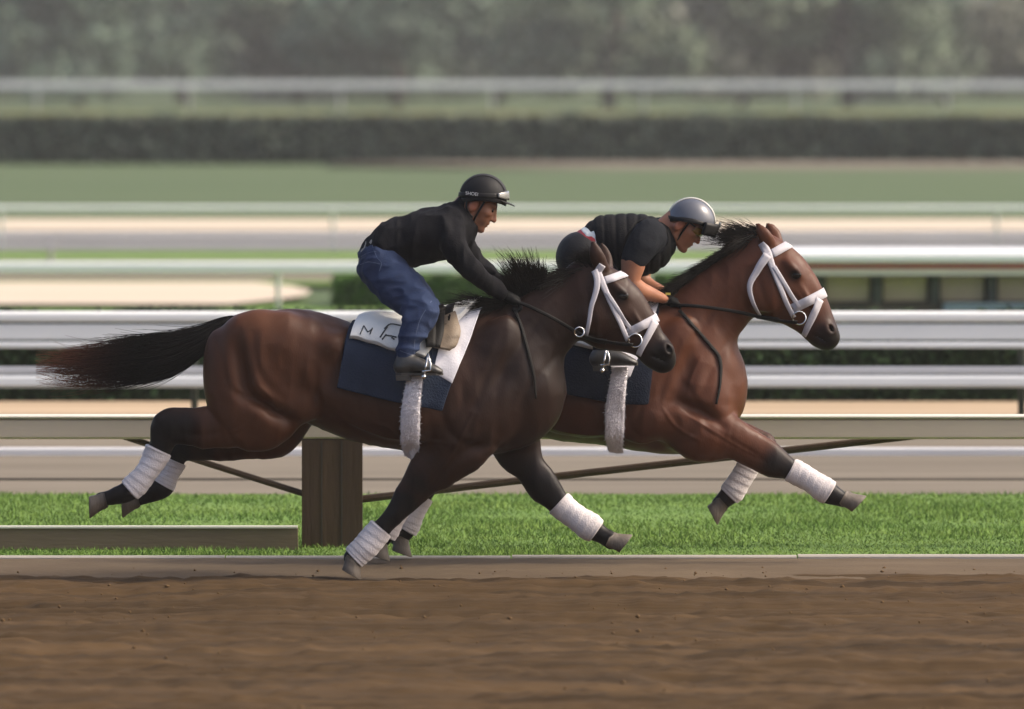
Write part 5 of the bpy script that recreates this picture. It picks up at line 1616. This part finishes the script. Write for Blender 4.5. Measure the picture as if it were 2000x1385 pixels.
chin_straps(p1, Hd1, M['rubber'], [[(.024, .074, .010), (.024, .068, -.050), (.028, .047, -.112), (.035, .0, -.130)], [(-.058, .068, -.010), (-.034, .072, -.062), (.014, .066, -.085)]])

# rider in the padded vest
def clothes2(g, k):
    shr, Y0 = k['shr'], k['Y0']
    def sl(F_):
        F_.chain(shr(k['tor'], 0.955), 0.02)
        for a in (k['arm'], k['arm2']):
            F_.chain(a[:3] * [1, 1, 1, 1.05, 1.04], 0.03)
        H = k['H']
        F_.chain([[*H(-.085, 0, -.185), .070, .085], [*H(-.070, 0, -.140), .062, .066]], 0.02, sub=1)
    g('shirt', sl, M['tshirt'], 0.003, 12)
    t = k['tor']
    def vs_(F_):
        F_.chain(t[2:-1] * [1, 1, 1, 1.03, 1.02], 0.02)
        for a in (k['arm'], k['arm2']):                    # armholes
            F_.chain(np.array([a[0], a[2]]) * [1, 1, 1, 1.20, 1.5], 0.012, sub=1, cut=True)
    ax = t[-2, :3] - t[1, :3]
    ax /= np.linalg.norm(ax)
    g('vest', vs_, M['vest'], 0.002, 12, rib=lambda V: -0.006 * np.abs(np.sin(((V - t[1, :3]) @ ax) * math.pi / 0.058)) ** 8 * 1.0 + 0.002)
    def br(F_):
        F_.ell(k['pel'], (0.128, 0.160, 0.128), 0.03, -0.6)
        for l in (k['leg'], k['leg2']):
            F_.chain(l, 0.05)
    g('breeches', br, M['breeches'], 0.002, 10)
    def wb(F_):
        F_.chain([pr(1146, 440, 1180, 512, 0, .150, Y0), pr(1166, 428, 1198, 520, 0, .158, Y0)], 0.02)
    g('shirt_tail', wb, M['shirt_white'], 0.0045, 16)
    def bl(F_):
        F_.chain([pr(1134, 448, 1168, 512, 0, .150, Y0), pr(1142, 442, 1176, 514, 0, .152, Y0)], 0.02)
    g('belt', bl, M['belt_red'], 0.001, 16)
R2 = dict(Y=0.95, base=(1150, 690), box=(1068, 376, 1425, 750), label='rider in black padded vest and grey helmet crouched on the farther horse',
    torso=[(1134, 450, 1172, 516, 0, .140), (1152, 436, 1188, 520, 0, .150), (1172, 423, 1206, 526, 0, .165), (1212, 420, 1240, 534, 0, .182), (1246, 422, 1262, 536, 0, .185), (1268, 430, 1280, 520, 0, .17), (1284, 440, 1290, 488, 0, .10)],
    arm=[(1298, 446, 1240, 470, -.165, .068), (1284, 478, 1226, 474, -.200, .064), (1262, 510, 1214, 494, -.215, .058), (1258, 524, 1212, 512, -.217, .055), (1250, 546, 1212, 544, -.215, .050), (1256, 548, 1230, 576, -.195, .046), (1276, 560, 1258, 584, -.155, .038), (1300, 574, 1288, 590, -.105, .030)],
    arm_skin=0.97, far_arm=22, hand=(1310, 588), hand_y=0.075, pelvis=(1134, 500),
    leg=[(1180, 486, 1094, 528, -.10, .10), (1204, 520, 1128, 572, -.17, .09), (1226, 552, 1168, 600, -.24, .075), (1236, 580, 1176, 614, -.29, .066), (1226, 606, 1168, 622, -.315, .058), (1210, 634, 1162, 642, -.33, .052), (1196, 660, 1158, 664, -.34, .048), (1188, 676, 1156, 676, -.345, .047)],
    foot=[(1167, 696, -.36, 16, .036), (1186, 693, -.365, 16, .038), (1208, 695, -.37, 14, .040), (1228, 700, -.375, 9, .036), (1238, 703, -.375, 6, .026)],
    sole=((1156, 709), (1244, 708)), head=(1338, 431), pitch=math.radians(37), hs=1.08, skin=(0.36, 0.160, 0.090), beard=0.35, clothes=clothes2)
p2, Hd2, hs2, _ = person(R2)
rim2 = lambda th: -0.012 - 0.020 * max(0, math.cos(th)) ** 2 - 0.022 * max(0, -math.cos(th)) ** 2 + 0.010 * abs(math.sin(th))
hm2, loc2 = helmet(p2, 0.95, (1350, 432), 0.126, 0.108, 0.122, 0.22, rim2, M['helmet_grey'], M['helmet_pale'], 0.030, 0.022)
belt_on_helmet('goggles', hm2, loc2, 0.126, 0.108, 0.122, -1.05, 1.05, lambda t: -0.018, lambda t: 0.058, 0.020, M['rubber'], 0.006)
belt_on_helmet('goggle_lens', hm2, loc2, 0.126, 0.108, 0.122, -0.30, 0.30, lambda t: 0.012, lambda t: 0.018, 0.006, M['lens'], 0.026, 12)
belt_on_helmet('goggle_strap', hm2, loc2, 0.126, 0.108, 0.122, 1.05, 2 * math.pi - 1.05, lambda t: 0.004 * math.cos(t), lambda t: 0.016, 0.003, M['rubber'])
chin_straps(p2, Hd2, M['rubber'], [[(.018, .076, .020), (.020, .066, -.050), (.026, .045, -.105), (.030, .0, -.128)]])
# amber glasses round the eyes
G, N = np.zeros((25, 5, 3)), np.zeros((25, 5, 3))
for i, t in enumerate(np.linspace(-1.15, 1.15, 25)):
    for j, k in enumerate(np.linspace(-1, 1, 5)):
        hgt = 0.018 * (1.15 - 0.45 * (abs(t) / 1.15) ** 3)
        G[i, j] = Hd2(.028 + .078 * math.cos(t) - 0.010 * (k < -0.6), .074 * math.sin(t), -.004 + k * hgt)
        N[i, j] = (Hd2(math.cos(t), math.sin(t), 0) - Hd2(0, 0, 0)) / hs2
V, Fc = thicken(G, N, 0.003)
gls = mk('glasses', V, Fc, M['amber'], p2, True)
for s in (-1, 1):
    MB().tube([Hd2(.055, s * .076, .006), Hd2(.02, s * .081, .006), Hd2(-.02, s * .083, .0)], 0.004, 6).build('temple_arm', M['rubber'], gls, True)
# small prints: glove cuff and vest mark
gp = P(1299, 572, 0.95)
MB().box(gp[0], gp[0] + 0.026, 0.95 - 0.118, 0.95 - 0.112, gp[2] - 0.008, gp[2] + 0.004).build('glove_mark', M['yellow_print'], p2)
